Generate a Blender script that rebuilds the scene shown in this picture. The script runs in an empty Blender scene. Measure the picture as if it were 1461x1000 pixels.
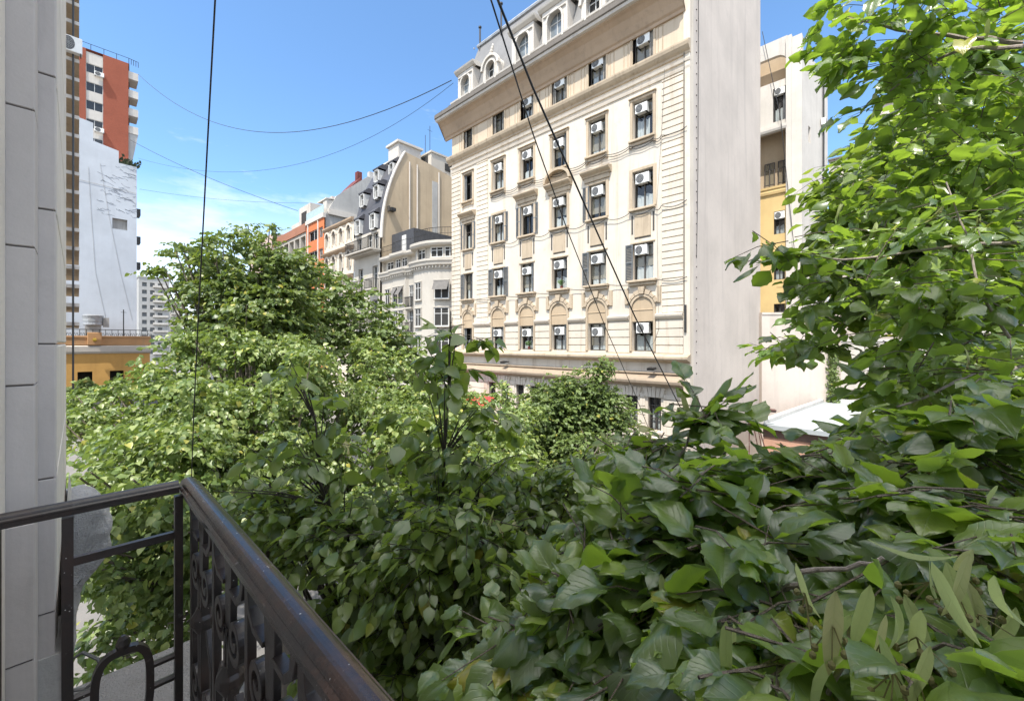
import bpy, math, random
import numpy as np
from mathutils import Vector
random.seed(7); RNG = np.random.default_rng(11)
R = math.radians
S = bpy.context.scene
COL = S.collection
# ------------------------------------------------------------------ camera frame (used only to lay the street out in metres)
F_PX, H_EYE = 590.0, 7.5
TH = math.atan2(730.5 - 109, F_PX)
CT, ST = math.cos(TH), math.sin(TH)
def at(px, py, zd):
    a = (px - 730.5) / F_PX
    return np.array([(a*CT + ST)*zd, (-a*ST + CT)*zd, H_EYE - (py - 489)/F_PX*zd])

# ------------------------------------------------------------------ materials
def new_mat(name):
    m = bpy.data.materials.new(name); m.use_nodes = True
    nt = m.node_tree; b = nt.nodes['Principled BSDF']
    return m, nt, b
def node(nt, t, **kw):
    n = nt.nodes.new(t)
    for k, v in kw.items(): setattr(n, k, v)
    return n
def mixrgb(nt, a, b, fac, mode='MIX'):
    n = nt.nodes.new('ShaderNodeMix'); n.data_type = 'RGBA'; n.blend_type = mode
    for sock, v in ((n.inputs[0], fac), (n.inputs[6], a), (n.inputs[7], b)):
        if isinstance(v, bpy.types.NodeSocket): nt.links.new(v, sock)
        elif isinstance(v, (int, float)): sock.default_value = v
        else: sock.default_value = (*v, 1)
    return n.outputs[2]
def ramp(nt, src, lo, hi, a=0.0, b=1.0):
    n = nt.nodes.new('ShaderNodeMapRange'); n.inputs[1].default_value = lo; n.inputs[2].default_value = hi
    n.inputs[3].default_value = a; n.inputs[4].default_value = b
    nt.links.new(src, n.inputs[0]); return n.outputs[0]
def noise(nt, vec, scale, detail=6, rough=.6):
    n = nt.nodes.new('ShaderNodeTexNoise'); n.inputs['Scale'].default_value = scale
    n.inputs['Detail'].default_value = detail; n.inputs['Roughness'].default_value = rough
    if vec is not None: nt.links.new(vec, n.inputs['Vector'])
    return n.outputs['Fac']
def mapped(nt, scale=(1, 1, 1), coord='Object'):
    t = nt.nodes.new('ShaderNodeTexCoord'); m = nt.nodes.new('ShaderNodeMapping')
    m.inputs['Scale'].default_value = scale
    nt.links.new(t.outputs[coord], m.inputs['Vector']); return m.outputs['Vector']
def plaster(name, col, dirt=(.25, .2, .15), streak=.35, blotch=.3, rough=.85, bump=.25, scale=1.0):
    m, nt, b = new_mat(name)
    v = mapped(nt)
    big = noise(nt, v, .45*scale, 5)
    col2 = tuple(c*.82 for c in col)
    c1 = mixrgb(nt, col, col2, ramp(nt, big, .4, .7))
    vs = mapped(nt, (1.6*scale, 1.6*scale, .09*scale))
    st = noise(nt, vs, 1.4, 7, .7)
    c2 = mixrgb(nt, c1, dirt, ramp(nt, st, .52, .8, 0, streak))
    bl = noise(nt, v, 2.2*scale, 9, .72)
    c3 = mixrgb(nt, c2, dirt, ramp(nt, bl, .56, .8, 0, blotch))
    fine = noise(nt, v, 14*scale, 4)
    c4 = mixrgb(nt, c3, tuple(c*.88 for c in col), ramp(nt, fine, .45, .7, 0, .35))
    nt.links.new(c4, b.inputs['Base Color']); b.inputs['Roughness'].default_value = rough
    bp = nt.nodes.new('ShaderNodeBump'); bp.inputs['Strength'].default_value = bump; bp.inputs['Distance'].default_value = .02
    nt.links.new(fine, bp.inputs['Height']); nt.links.new(bp.outputs[0], b.inputs['Normal'])
    return m
def simple(name, col, rough=.6, metal=0.0, var=.25, scale=3.0, bump=0.0, spec=.5):
    m, nt, b = new_mat(name)
    v = mapped(nt); n = noise(nt, v, scale, 6)
    nt.links.new(mixrgb(nt, col, tuple(c*(1-var) for c in col), ramp(nt, n, .35, .7)), b.inputs['Base Color'])
    b.inputs['Roughness'].default_value = rough; b.inputs['Metallic'].default_value = metal
    b.inputs['Specular IOR Level'].default_value = spec
    if bump:
        bp = nt.nodes.new('ShaderNodeBump'); bp.inputs['Strength'].default_value = bump; bp.inputs['Distance'].default_value = .01
        nt.links.new(noise(nt, v, scale*6, 5), bp.inputs['Height']); nt.links.new(bp.outputs[0], b.inputs['Normal'])
    return m
def glass_mat():
    m = bpy.data.materials.new('window_glass'); m.use_nodes = True; nt = m.node_tree; nt.nodes.clear()
    o = nt.nodes.new('ShaderNodeOutputMaterial'); mx = nt.nodes.new('ShaderNodeMixShader')
    g = nt.nodes.new('ShaderNodeBsdfGlossy'); g.inputs['Roughness'].default_value = .03
    t = nt.nodes.new('ShaderNodeBsdfTransparent'); t.inputs[0].default_value = (.72, .75, .75, 1)
    mx.inputs[0].default_value = .07; nt.links.new(t.outputs[0], mx.inputs[1]); nt.links.new(g.outputs[0], mx.inputs[2])
    nt.links.new(mx.outputs[0], o.inputs[0]); return m
def brick_mat(name, c1, c2, mortar, sx=1.0):
    m, nt, b = new_mat(name)
    t = nt.nodes.new('ShaderNodeTexCoord')
    sp = nt.nodes.new('ShaderNodeSeparateXYZ'); nt.links.new(t.outputs['Object'], sp.inputs[0])
    ad = nt.nodes.new('ShaderNodeMath'); ad.operation = 'ADD'
    nt.links.new(sp.outputs[0], ad.inputs[0]); nt.links.new(sp.outputs[1], ad.inputs[1])
    cb = nt.nodes.new('ShaderNodeCombineXYZ'); nt.links.new(ad.outputs[0], cb.inputs[0]); nt.links.new(sp.outputs[2], cb.inputs[1])
    br = nt.nodes.new('ShaderNodeTexBrick'); nt.links.new(cb.outputs[0], br.inputs['Vector'])
    br.inputs['Color1'].default_value = (*c1, 1); br.inputs['Color2'].default_value = (*c2, 1); br.inputs['Mortar'].default_value = (*mortar, 1)
    br.inputs['Scale'].default_value = 4.0*sx; br.inputs['Mortar Size'].default_value = .012
    n = noise(nt, t.outputs['Object'], .6, 6)
    nt.links.new(mixrgb(nt, br.outputs['Color'], tuple(c*.6 for c in c1), ramp(nt, n, .45, .8, 0, .5)), b.inputs['Base Color'])
    b.inputs['Roughness'].default_value = .85
    return m
def leaf_mat(name, cols, under, gloss=.42, trans=.35, tcol=(.30, .46, .05), spec=.5, veins=0.0, yellow=.06):
    m = bpy.data.materials.new(name); m.use_nodes = True; nt = m.node_tree
    b = nt.nodes['Principled BSDF']; out = nt.nodes['Material Output']
    geo = nt.nodes.new('ShaderNodeNewGeometry')
    cr = nt.nodes.new('ShaderNodeValToRGB'); e = cr.color_ramp.elements
    pos = [i/(len(cols)-1)*(1-yellow) for i in range(len(cols))]
    e[0].position = pos[0]; e[0].color = (*cols[0], 1); e[1].position = pos[-1]; e[1].color = (*cols[-1], 1)
    for p, c in list(zip(pos, cols))[1:-1]:
        x = e.new(p); x.color = (*c, 1)
    if yellow:
        x = e.new(1.0); x.color = (.42, .36, .05, 1)
    nt.links.new(geo.outputs['Random Per Island'], cr.inputs[0])
    col = cr.outputs[0]
    tc = nt.nodes.new('ShaderNodeTexCoord')
    patch = noise(nt, tc.outputs['Object'], 1.9, 4)
    col = mixrgb(nt, col, tuple(c*.62 for c in cols[0]), ramp(nt, patch, .42, .72, 0, .55))
    if veins:
        uv = nt.nodes.new('ShaderNodeSeparateXYZ'); nt.links.new(tc.outputs['UV'], uv.inputs[0])
        ab = nt.nodes.new('ShaderNodeMath'); ab.operation = 'ABSOLUTE'; nt.links.new(uv.outputs[1], ab.inputs[0])
        ml = nt.nodes.new('ShaderNodeMath'); ml.operation = 'MULTIPLY_ADD'; nt.links.new(ab.outputs[0], ml.inputs[0])
        ml.inputs[1].default_value = -.62; nt.links.new(uv.outputs[0], ml.inputs[2])
        fr = nt.nodes.new('ShaderNodeMath'); fr.operation = 'MULTIPLY'; fr.inputs[1].default_value = 6.5; nt.links.new(ml.outputs[0], fr.inputs[0])
        fc = nt.nodes.new('ShaderNodeMath'); fc.operation = 'PINGPONG'; fc.inputs[1].default_value = .5; nt.links.new(fr.outputs[0], fc.inputs[0])
        side = ramp(nt, fc.outputs[0], 0.0, .09, 1, 0)
        mid = ramp(nt, ab.outputs[0], .0, .03, 1, 0)
        mx = nt.nodes.new('ShaderNodeMath'); mx.operation = 'MAXIMUM'; nt.links.new(side, mx.inputs[0]); nt.links.new(mid, mx.inputs[1])
        vf = nt.nodes.new('ShaderNodeMath'); vf.operation = 'MULTIPLY'; vf.inputs[1].default_value = veins; nt.links.new(mx.outputs[0], vf.inputs[0])
        col = mixrgb(nt, col, (.20, .29, .09), vf.outputs[0])
        spot = noise(nt, tc.outputs['Object'], 60, 3)
        col = mixrgb(nt, col, (.14, .12, .05), ramp(nt, spot, .68, .8, 0, .6))
        bp = nt.nodes.new('ShaderNodeBump'); bp.inputs['Strength'].default_value = .35; bp.inputs['Distance'].default_value = .0025
        hb = nt.nodes.new('ShaderNodeMath'); hb.operation = 'MULTIPLY_ADD'; nt.links.new(mx.outputs[0], hb.inputs[0]); hb.inputs[1].default_value = -.8
        nt.links.new(noise(nt, tc.outputs['Object'], 35, 2), hb.inputs[2])
        nt.links.new(hb.outputs[0], bp.inputs['Height']); nt.links.new(bp.outputs[0], b.inputs['Normal'])
    col2 = mixrgb(nt, col, under, geo.outputs['Backfacing'])
    nt.links.new(col2, b.inputs['Base Color'])
    rg = ramp(nt, geo.outputs['Backfacing'], 0, 1, gloss, .75); nt.links.new(rg, b.inputs['Roughness'])
    b.inputs['Specular IOR Level'].default_value = spec; b.inputs['IOR'].default_value = 1.62 if spec > .95 else 1.6 if spec > .7 else 1.5
    tr = nt.nodes.new('ShaderNodeBsdfTranslucent')
    nt.links.new(mixrgb(nt, tcol, col, .35), tr.inputs[0])
    ms = nt.nodes.new('ShaderNodeMixShader'); ms.inputs[0].default_value = trans
    nt.links.new(b.outputs[0], ms.inputs[1]); nt.links.new(tr.outputs[0], ms.inputs[2]); nt.links.new(ms.outputs[0], out.inputs[0])
    return m

# ------------------------------------------------------------------ mesh builder
class MB:
    def __init__(s): s.v = []; s.f = []; s.m = []; s.cur = 0; s.smooth = False
    def add(s, vs, fs):
        o = len(s.v); s.v.extend([tuple(map(float, p)) for p in vs])
        for f in fs: s.f.append([o+i for i in f]); s.m.append(s.cur)
    def quad(s, a, b, c, d): s.add([a, b, c, d], [(0, 1, 2, 3)])
    def box(s, x0, x1, y0, y1, z0, z1):
        s.hexa([(x0,y0,z0),(x1,y0,z0),(x1,y1,z0),(x0,y1,z0),(x0,y0,z1),(x1,y0,z1),(x1,y1,z1),(x0,y1,z1)])
    def hexa(s, p): s.add(p, [(0,3,2,1),(4,5,6,7),(0,1,5,4),(1,2,6,5),(2,3,7,6),(3,0,4,7)])
    def pbox(s, M, u0, u1, v0, v1, d0, d1):
        s.hexa([M(u0,v0,d0),M(u1,v0,d0),M(u1,v0,d1),M(u0,v0,d1),M(u0,v1,d0),M(u1,v1,d0),M(u1,v1,d1),M(u0,v1,d1)])
    def bbox(s, M, u0, u1, v0, v1, d0, d1, b=.02):
        # box with a chamfered front
        p = [M(u0,v0,d0),M(u1,v0,d0),M(u1,v1,d0),M(u0,v1,d0), M(u0,v0,d1-b),M(u1,v0,d1-b),M(u1,v1,d1-b),M(u0,v1,d1-b),
             M(u0+b,v0+b,d1),M(u1-b,v0+b,d1),M(u1-b,v1-b,d1),M(u0+b,v1-b,d1)]
        s.add(p, [(0,1,5,4),(1,2,6,5),(2,3,7,6),(3,0,4,7),(4,5,9,8),(5,6,10,9),(6,7,11,10),(7,4,8,11),(8,9,10,11),(3,2,1,0)])
    def poly(s, M, pts, d0, d1):
        # extrude a flat (u,v) outline from d0 to d1
        n = len(pts); vs = [M(u,v,d0) for u,v in pts]+[M(u,v,d1) for u,v in pts]
        s.add(vs, [tuple(range(n))[::-1], tuple(range(n,2*n))]+[(i,(i+1)%n,n+(i+1)%n,n+i) for i in range(n)])
    def sweep(s, prof, path, closed=False):
        # prof: list of (d,v) ; path: list of functions-> point(d,v)
        k = len(prof); vs = []
        for P in path: vs += [P(d,v) for d,v in prof]
        fs = []
        for j in range(len(path)-1):
            for i in range(k if closed else k-1):
                a = j*k+i; b = j*k+(i+1)%k; fs.append((a,b,b+k,a+k))
        if closed: fs += [tuple(range(k)), tuple(range((len(path)-1)*k, len(path)*k))]
        else: fs += [tuple(range(k)), tuple(range((len(path)-1)*k, len(path)*k))]
        s.add(vs, fs)
    def tube(s, pts, r, n=6, cap=True):
        pts = [np.array(p, float) for p in pts]; m = len(pts)
        rs = r if isinstance(r, (list, tuple, np.ndarray)) else [r]*m
        vs = []; up = np.array([0.13, 0.29, 0.95])
        for i, p in enumerate(pts):
            t = pts[min(i+1, m-1)]-pts[max(i-1, 0)]; t /= (np.linalg.norm(t)+1e-9)
            a = np.cross(t, up)
            if np.linalg.norm(a) < .1: a = np.cross(t, np.array([1., 0, 0]))
            a /= np.linalg.norm(a); b = np.cross(t, a)
            for k in range(n):
                q = 2*math.pi*k/n; vs.append(p+rs[i]*(math.cos(q)*a+math.sin(q)*b))
        fs = [(i*n+k, i*n+(k+1) % n, (i+1)*n+(k+1) % n, (i+1)*n+k) for i in range(m-1) for k in range(n)]
        if cap: fs += [tuple(range(n))[::-1], tuple(range((m-1)*n, m*n))]
        s.add(vs, fs)
    def strap(s, pts, w, ax, t):
        # flat bar swept along pts lying in a plane with normal ax; w in-plane width, t thickness along ax
        pts = [np.array(p, float) for p in pts]; m = len(pts); ax = np.array(ax, float); vs = []
        for i, p in enumerate(pts):
            d = pts[min(i+1, m-1)]-pts[max(i-1, 0)]; d /= (np.linalg.norm(d)+1e-9); n = np.cross(ax, d)
            ww = w[i] if isinstance(w, (list, tuple)) else w
            for su, sa in ((-1,-1),(1,-1),(1,1),(-1,1)): vs.append(p+n*su*ww/2+ax*sa*t/2)
        fs = [(i*4+k, i*4+(k+1)%4, (i+1)*4+(k+1)%4, (i+1)*4+k) for i in range(m-1) for k in range(4)]
        fs += [(3,2,1,0), tuple((m-1)*4+k for k in range(4))]
        s.add(vs, fs)
    def lathe(s, c, prof, n=16, axis='z'):
        vs = []
        for r, h in prof:
            for k in range(n):
                q = 2*math.pi*k/n
                if axis == 'z': vs.append((c[0]+r*math.cos(q), c[1]+r*math.sin(q), c[2]+h))
                else: vs.append((c[0]-h, c[1]+r*math.cos(q), c[2]+r*math.sin(q)))
        m = len(prof)
        fs = [(i*n+k, i*n+(k+1) % n, (i+1)*n+(k+1) % n, (i+1)*n+k) for i in range(m-1) for k in range(n)]
        fs += [tuple(range(n))[::-1], tuple(range((m-1)*n, m*n))]
        s.add(vs, fs)
    def facade(s, M, u0, u1, v0, v1, ops, depth=.3):
        us = sorted({u0, u1, *[o[0] for o in ops], *[o[1] for o in ops]}); vs = sorted({v0, v1, *[o[2] for o in ops], *[o[3] for o in ops]})
        us = [u for u in us if u0 <= u <= u1]; vs = [v for v in vs if v0 <= v <= v1]
        for i in range(len(us)-1):
            run = None
            for j in range(len(vs)-1):
                cu, cv = (us[i]+us[i+1])/2, (vs[j]+vs[j+1])/2
                hole = any(o[0] < cu < o[1] and o[2] < cv < o[3] for o in ops)
                if not hole and run is None: run = vs[j]
                if (hole or j == len(vs)-2) and run is not None:
                    e = vs[j] if hole else vs[j+1]
                    s.quad(M(us[i],run,0),M(us[i+1],run,0),M(us[i+1],e,0),M(us[i],e,0)); run = None
        for a, b, c, d in ops:
            s.quad(M(a,c,0),M(b,c,0),M(b,c,-depth),M(a,c,-depth)); s.quad(M(a,d,0),M(b,d,0),M(b,d,-depth),M(a,d,-depth))
            s.quad(M(a,c,0),M(a,d,0),M(a,d,-depth),M(a,c,-depth)); s.quad(M(b,c,0),M(b,d,0),M(b,d,-depth),M(b,c,-depth))
    def rooms(s, M, ops, depth=.3, back=1.2):
        for a, b, c, d in ops:
            q = -back
            s.quad(M(a,c,q),M(b,c,q),M(b,d,q),M(a,d,q))
            s.quad(M(a,c,-depth),M(b,c,-depth),M(b,c,q),M(a,c,q)); s.quad(M(a,d,-depth),M(b,d,-depth),M(b,d,q),M(a,d,q))
            s.quad(M(a,c,-depth),M(a,d,-depth),M(a,d,q),M(a,c,q)); s.quad(M(b,c,-depth),M(b,d,-depth),M(b,d,q),M(b,c,q))

def rooms_each(par, M, ops, depth, back, mat):
    for o_ in ops:
        m = MB(); m.rooms(M, [o_], depth, back); obj('dark_interior', m, mat, par)
def loc_of(p):
    l = np.zeros(3)
    while p is not None: l += np.array(p.location); p = p.parent
    return l
def obj(name, mb, mats, parent=None, smooth=False, world=True):
    me = bpy.data.meshes.new(name)
    v = np.array(mb.v, float)
    if parent is not None and world: v = v-loc_of(parent)
    me.from_pydata([tuple(p) for p in v], [], mb.f)
    for m in (mats if isinstance(mats, (list, tuple)) else [mats]): me.materials.append(m)
    me.polygons.foreach_set('material_index', mb.m)
    if smooth: me.polygons.foreach_set('use_smooth', [True]*len(mb.f))
    me.update()
    o = bpy.data.objects.new(name, me); COL.objects.link(o)
    if parent is not None: o.parent = parent
    return o
def thing(name, label, cat, loc=(0, 0, 0), group=None):
    o = bpy.data.objects.new(name, None); COL.objects.link(o); o.location = loc; o.empty_display_size = .2
    tag(o, label, cat, group); return o
def tag(o, label=None, cat=None, group=None, kind=None):
    if label: o['label'] = label
    if cat: o['category'] = cat
    if group: o['group'] = group
    if kind: o['kind'] = kind
    return o
def struct(name, mb, m):
    o = obj(name, mb, m); o['kind'] = 'structure'; return o
def copy_tree(o, parent=None):
    c = o.copy(); COL.objects.link(c)
    if parent is not None: c.parent = parent
    for ch in list(o.children): copy_tree(ch, c)
    return c
def MX(x0):                       # wall facing the near side (-X): u = along street, v = height, d = outward
    return lambda u, v, d: (x0-d, u, v)
def MY(y0):                       # wall facing down the street towards the balcony (-Y)
    return lambda u, v, d: (u, y0-d, v)
def MO(p, q):                     # wall running from plan point p to q, outward to the right-hand normal
    p = np.array(p, float); q = np.array(q, float); t = (q-p)/np.linalg.norm(q-p); n = np.array([t[1], -t[0]])
    return lambda u, v, d: (p[0]+t[0]*u+n[0]*d, p[1]+t[1]*u+n[1]*d, v)

# ------------------------------------------------------------------ shared materials
M_CREAM = plaster('cream_render', (.63, .555, .455), dirt=(.28, .185, .10), streak=.8, blotch=.45, bump=.2)
M_ATTIC = plaster('attic_render', (.56, .455, .335), dirt=(.24, .15, .08), streak=.5, blotch=.3)
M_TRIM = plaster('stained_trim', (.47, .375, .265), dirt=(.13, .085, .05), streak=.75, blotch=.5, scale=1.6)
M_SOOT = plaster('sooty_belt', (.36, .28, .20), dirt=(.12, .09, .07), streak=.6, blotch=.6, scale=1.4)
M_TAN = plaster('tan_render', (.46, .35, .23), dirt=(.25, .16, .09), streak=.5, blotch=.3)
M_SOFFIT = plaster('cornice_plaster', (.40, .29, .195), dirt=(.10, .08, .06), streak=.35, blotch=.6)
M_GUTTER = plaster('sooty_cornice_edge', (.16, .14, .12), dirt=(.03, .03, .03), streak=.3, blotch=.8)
M_WHITE = plaster('white_render', (.56, .52, .465), dirt=(.27, .23, .19), streak=.5, blotch=.3)
M_PARTY = plaster('party_wall_render', (.56, .49, .425), dirt=(.27, .235, .21), streak=.6, blotch=.35, scale=.7)
M_DARKROOM = simple('dark_room', (.035, .033, .03), .9)
M_SHUT = simple('grey_shutter_paint', (.16, .17, .175), .6, var=.3)
M_SHUT2 = simple('faded_shutter_wood', (.27, .25, .22), .7, var=.35)
M_FRAME = simple('dark_window_frame', (.07, .06, .05), .6)
M_WFRAME = simple('white_window_frame', (.62, .61, .58), .5)
M_GLASS = glass_mat()
M_CURT = simple('white_curtain', (.72, .72, .70), .9, var=.15)
M_BLIND = simple('beige_roller_blind', (.42, .36, .28), .9, var=.2)
M_AC = simple('white_ac_case', (.78, .77, .73), .45, var=.12)
M_ACD = simple('dark_fan_grille', (.09, .09, .09), .5)
M_SLATE = plaster('slate_roof', (.20, .195, .19), dirt=(.10, .10, .11), streak=.5, blotch=.5, rough=.6, scale=2)
M_BLKROOF = plaster('black_slate_roof', (.075, .075, .085), dirt=(.03, .03, .03), streak=.4, blotch=.4, rough=.6, scale=2)
M_CABLE = simple('black_cable', (.012, .012, .012), .5)
M_IRON = simple('dark_iron', (.03, .029, .028), .5, var=.4)
M_TANWALL = plaster('tan_party_wall', (.47, .37, .25), dirt=(.20, .14, .09), streak=.55, blotch=.25, scale=.7)
M_GREYWALL = plaster('grey_party_wall', (.40, .39, .37), dirt=(.17, .16, .15), streak=.6, blotch=.5)
M_ORANGE = plaster('orange_brick', (.58, .17, .06), dirt=(.25, .08, .04), streak=.2, blotch=.25)
M_BRICK = brick_mat('red_brick', (.30, .075, .035), (.25, .06, .03), (.26, .10, .065), 1)
M_BLUEWALL = plaster('pale_blue_wall', (.55, .59, .64), dirt=(.34, .36, .40), streak=.25, blotch=.15, scale=.5)
M_YELLOW = plaster('yellow_render', (.60, .43, .19), dirt=(.35, .22, .08), streak=.3, blotch=.2)
M_OCHRE = plaster('ochre_house_wall', (.60, .34, .10), dirt=(.30, .16, .05), streak=.3, blotch=.2)
M_CONC = plaster('balcony_concrete', (.50, .48, .45), dirt=(.16, .15, .14), streak=.3, blotch=.5, scale=3)
M_TIN = simple('zinc_sheet', (.42, .43, .44), .45, .4, var=.3)
M_TERRA = simple('red_roof_tile', (.15, .028, .02), .7, var=.4, scale=1.5)

# ------------------------------------------------------------------ window kit
def shutter_mb(M, u0, u1, v0, v1, d0, d1):
    mb = MB(); w = .05
    mb.pbox(M,u0,u0+w,v0,v1,d0,d1); mb.pbox(M,u1-w,u1,v0,v1,d0,d1)
    for v in (v0, v1-w, (v0+v1)/2): mb.pbox(M,u0+w,u1-w,v,v+w,d0,d1)
    n = int((v1-v0)/.085)
    for i in range(n):
        z = v0+w+(v1-v0-2*w)*i/n
        mb.hexa([M(u0+w,z,d0+.004),M(u1-w,z,d0+.004),M(u1-w,z+.01,d0+.008),M(u0+w,z+.01,d0+.008),
                 M(u0+w,z+.055,d1-.012),M(u1-w,z+.055,d1-.012),M(u1-w,z+.065,d1-.006),M(u0+w,z+.065,d1-.006)])
    return mb
def window(parent, M, u0, u1, v0, v1, dep=.28, shut=(0, 0), curtain=0, frame=None, bars=1, mullion=True, name='window', sub=True, shutmat=None, blind=0):
    mb = MB(); fw = .055; a, b = -dep-.03, -dep+.03
    frame = frame or M_FRAME
    for q in ((u0,u0+fw),(u1-fw,u1)): mb.pbox(M,q[0],q[1],v0,v1,a,b)
    mb.pbox(M,u0+fw,u1-fw,v0,v0+fw,a,b); mb.pbox(M,u0+fw,u1-fw,v1-fw,v1,a,b)
    c = (u0+u1)/2
    if mullion: mb.pbox(M,c-.03,c+.03,v0+fw,v1-fw,a,b+.01)
    for i in range(bars):
        z = v0+(v1-v0)*(.68 if bars == 1 else (i+1)/(bars+1)); mb.pbox(M,u0+fw,u1-fw,z-.022,z+.022,a+.004,b-.004)
    w = obj(name, mb, frame, parent)
    if not sub: return w
    g = MB(); g.quad(M(u0+fw,v0+fw,-dep-.015),M(u1-fw,v0+fw,-dep-.015),M(u1-fw,v1-fw,-dep-.015),M(u0+fw,v1-fw,-dep-.015)); obj('pane', g, M_GLASS, w)
    if curtain:
        k = MB(); h = v0+(v1-v0)*curtain; n = 14; pts = []
        lo = u0+.1 if random.random() < .5 else u0+.3*(u1-u0)
        for i in range(n+1):
            u = lo+(u1-.08-lo)*i/n; d = -dep-.09+.02*math.sin(i*2.1)
            pts += [M(u,v0+.03,d), M(u,h+.05*math.sin(i*.9+u0),d)]
        k.add(pts, [(2*i,2*i+2,2*i+3,2*i+1) for i in range(n)]); obj('curtain', k, M_CURT, w)
    if blind:
        k = MB(); h = v1-(v1-v0)*blind; k.pbox(M,u0+.06,u1-.06,h,v1-.05,-dep-.075,-dep-.06); obj('roller_blind', k, M_BLIND, w)
    sm = shutmat or M_SHUT
    sw = (u1-u0)*.36
    if shut[0]: obj('shutter', shutter_mb(M,u1-.03,u1-.03+sw,v0,v1,.015,.055) if shut[0] == 2 else shutter_mb(M,u1-sw*.55,u1-.01,v0+.02,v1-.02,-.12,-.08), sm, w)
    if shut[1]: obj('shutter', shutter_mb(M,u0+.03-sw,u0+.03,v0,v1,.015,.055) if shut[1] == 2 else shutter_mb(M,u0+.01,u0+sw*.55,v0+.02,v1-.02,-.12,-.08), sm, w)
    return w
# ================================================================== the cream corner block across the street
XF = 20.0; YB0, YB1 = 7.35, 25.38
MF = MX(XF)
BAYS = [23.46, 20.28, 17.65, 15.06, 12.44, 9.74]
ROWS = {1: (21.92, 23.5, 1.1), 2: (17.98, 20.0, 1.1), 3: (14.42, 16.35, 1.12), 4: (10.72, 12.62, 1.14), 5: (7.06, 8.58, 1.16)}
main = thing('apartment_building', 'cream classical apartment block with slate mansard, stone cornice and tall blank grey side wall', 'building', (XF, 16.4, 0))
ops = []
for b in BAYS:
    for r, (a, c, w) in ROWS.items():
        ww = w*.86 if b == BAYS[0] else w
        ops.append((b-ww/2, b+ww/2, a, c))
GF = []
for b in BAYS[1:]:
    for s in (-.62, .62): GF.append((b+s-.34, b+s+.34, 3.1, 4.75))
GF = [(g[0], g[1], g[2], g[3]) for g in GF]
ops_all = ops+GF
wall = MB(); wall.facade(MF, YB0+.3, YB1, 0, 21.7, ops_all, .3)
at_ = MB(); at_.facade(MF, YB0+.3, YB1, 21.7, 23.4, [o_ for o_ in ops if o_[2] > 21], .3); obj('attic_wall', at_, M_ATTIC, main)
wall.box(XF-.06, XF+.4, YB0, YB0+.3, 0, 32)               # white corner strip
wall.quad((XF, YB1, 0), (33.1, YB1, 0), (33.1, YB1, 24.5), (XF, YB1, 24.5))
wall.quad((33.1, YB0+.4, 0), (33.1, YB1, 0), (33.1, YB1, 31), (33.1, YB0+.4, 31))
obj('wall', wall, M_CREAM, main)
rooms_each(main, MF, ops_all, .3, 1.3, M_DARKROOM)
# corner strips of raised courses
def courses(u0, u1, v0, v1, st=.335, gap=.05, d=.055, dy=0.0):
    z = v0; q = MB()
    while z < v1-.05:
        q.bbox(MF, u0, u1, z, min(z+st-gap, v1), 0, d, .012); z += st
    obj('stone_courses', q, M_CREAM, main)
courses(YB0+.32, 8.72, 8.98, 20.45)
courses(24.35, YB1-.01, 8.98, 20.45); courses(21.3, 22.5, 8.98, 20.45)
edges = sorted([YB0+.32, YB1-.01]+[b-.72 for b in BAYS]+[b+.72 for b in BAYS])
for i in range(0, len(edges), 2):
    courses(edges[i], edges[i+1], 6.98, 8.62, .41, .045, .07)
ge = sorted([YB0+.32, YB1-.01]+[g[0]-.14 for g in GF]+[g[1]+.14 for g in GF])
for i in range(0, len(ge), 2): courses(ge[i], ge[i+1], 1.2, 4.95, .44, .045, .06)
for g in GF:                                              # flat voussoirs over the low windows
    q = MB()
    for k in range(5):
        t0, t1 = k/5, (k+1)/5; s = .12
        a, b = g[0]-.12, g[1]+.12; w = b-a
        q.poly(MF, [(a+w*t0+.012, 4.77), (a+w*t1-.012, 4.77), (a-s+(w+2*s)*t1-.015, 5.25+.06*(k == 2)), (a-s+(w+2*s)*t0+.015, 5.25+.06*(k == 2))], 0, .1 if k == 2 else .075)
    q.bbox(MF, g[0]-.12, g[1]+.12, 2.95, 3.08, 0, .12, .02); obj('flat_arch', q, M_CREAM, main)
# string courses and the two heavy belts
def band(prof, u0, u1, mb=None):
    k = mb or MB(); k.sweep(prof, [(lambda d, v, u=u: MF(u, v, d)) for u in (u0, u1)])
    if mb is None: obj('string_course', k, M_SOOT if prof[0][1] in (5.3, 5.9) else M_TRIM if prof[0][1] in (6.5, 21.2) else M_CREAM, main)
band([(0,21.2),(.08,21.22),(.1,21.32),(.2,21.4),(.3,21.52),(.34,21.66),(.34,21.74),(.1,21.86),(0,21.9)], YB0-.02, YB1+.34)
band([(0,20.86),(.09,20.88),(.12,21.0),(0,21.02)], YB0-.01, YB1+.12); band([(0,20.5),(.06,20.52),(.09,20.64),(0,20.66)], YB0-.01, YB1+.09)
for i in range(0, len(edges), 2): band([(0,8.66),(.1,8.68),(.2,8.8),(.22,8.9),(0,8.97)], edges[i], edges[i+1])
band([(0,6.5),(.1,6.52),(.16,6.6),(.42,6.66),(.46,6.72),(.46,6.82),(0,6.98)], YB0-.03, YB1+.4)
band([(0,5.9),(.12,5.92),(.15,5.98),(.06,6.02),(0,6.04)], YB0-.02, YB1+.1)
band([(0,5.3),(.1,5.3),(.16,5.42),(.2,5.44),(.52,5.5),(.55,5.62),(.5,5.72),(0,5.9)], YB0+.3, YB1+.45)
band([(0,2.5),(.12,2.52),(.14,2.75),(0,2.85)], YB0-.02, YB1+.1)
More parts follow.
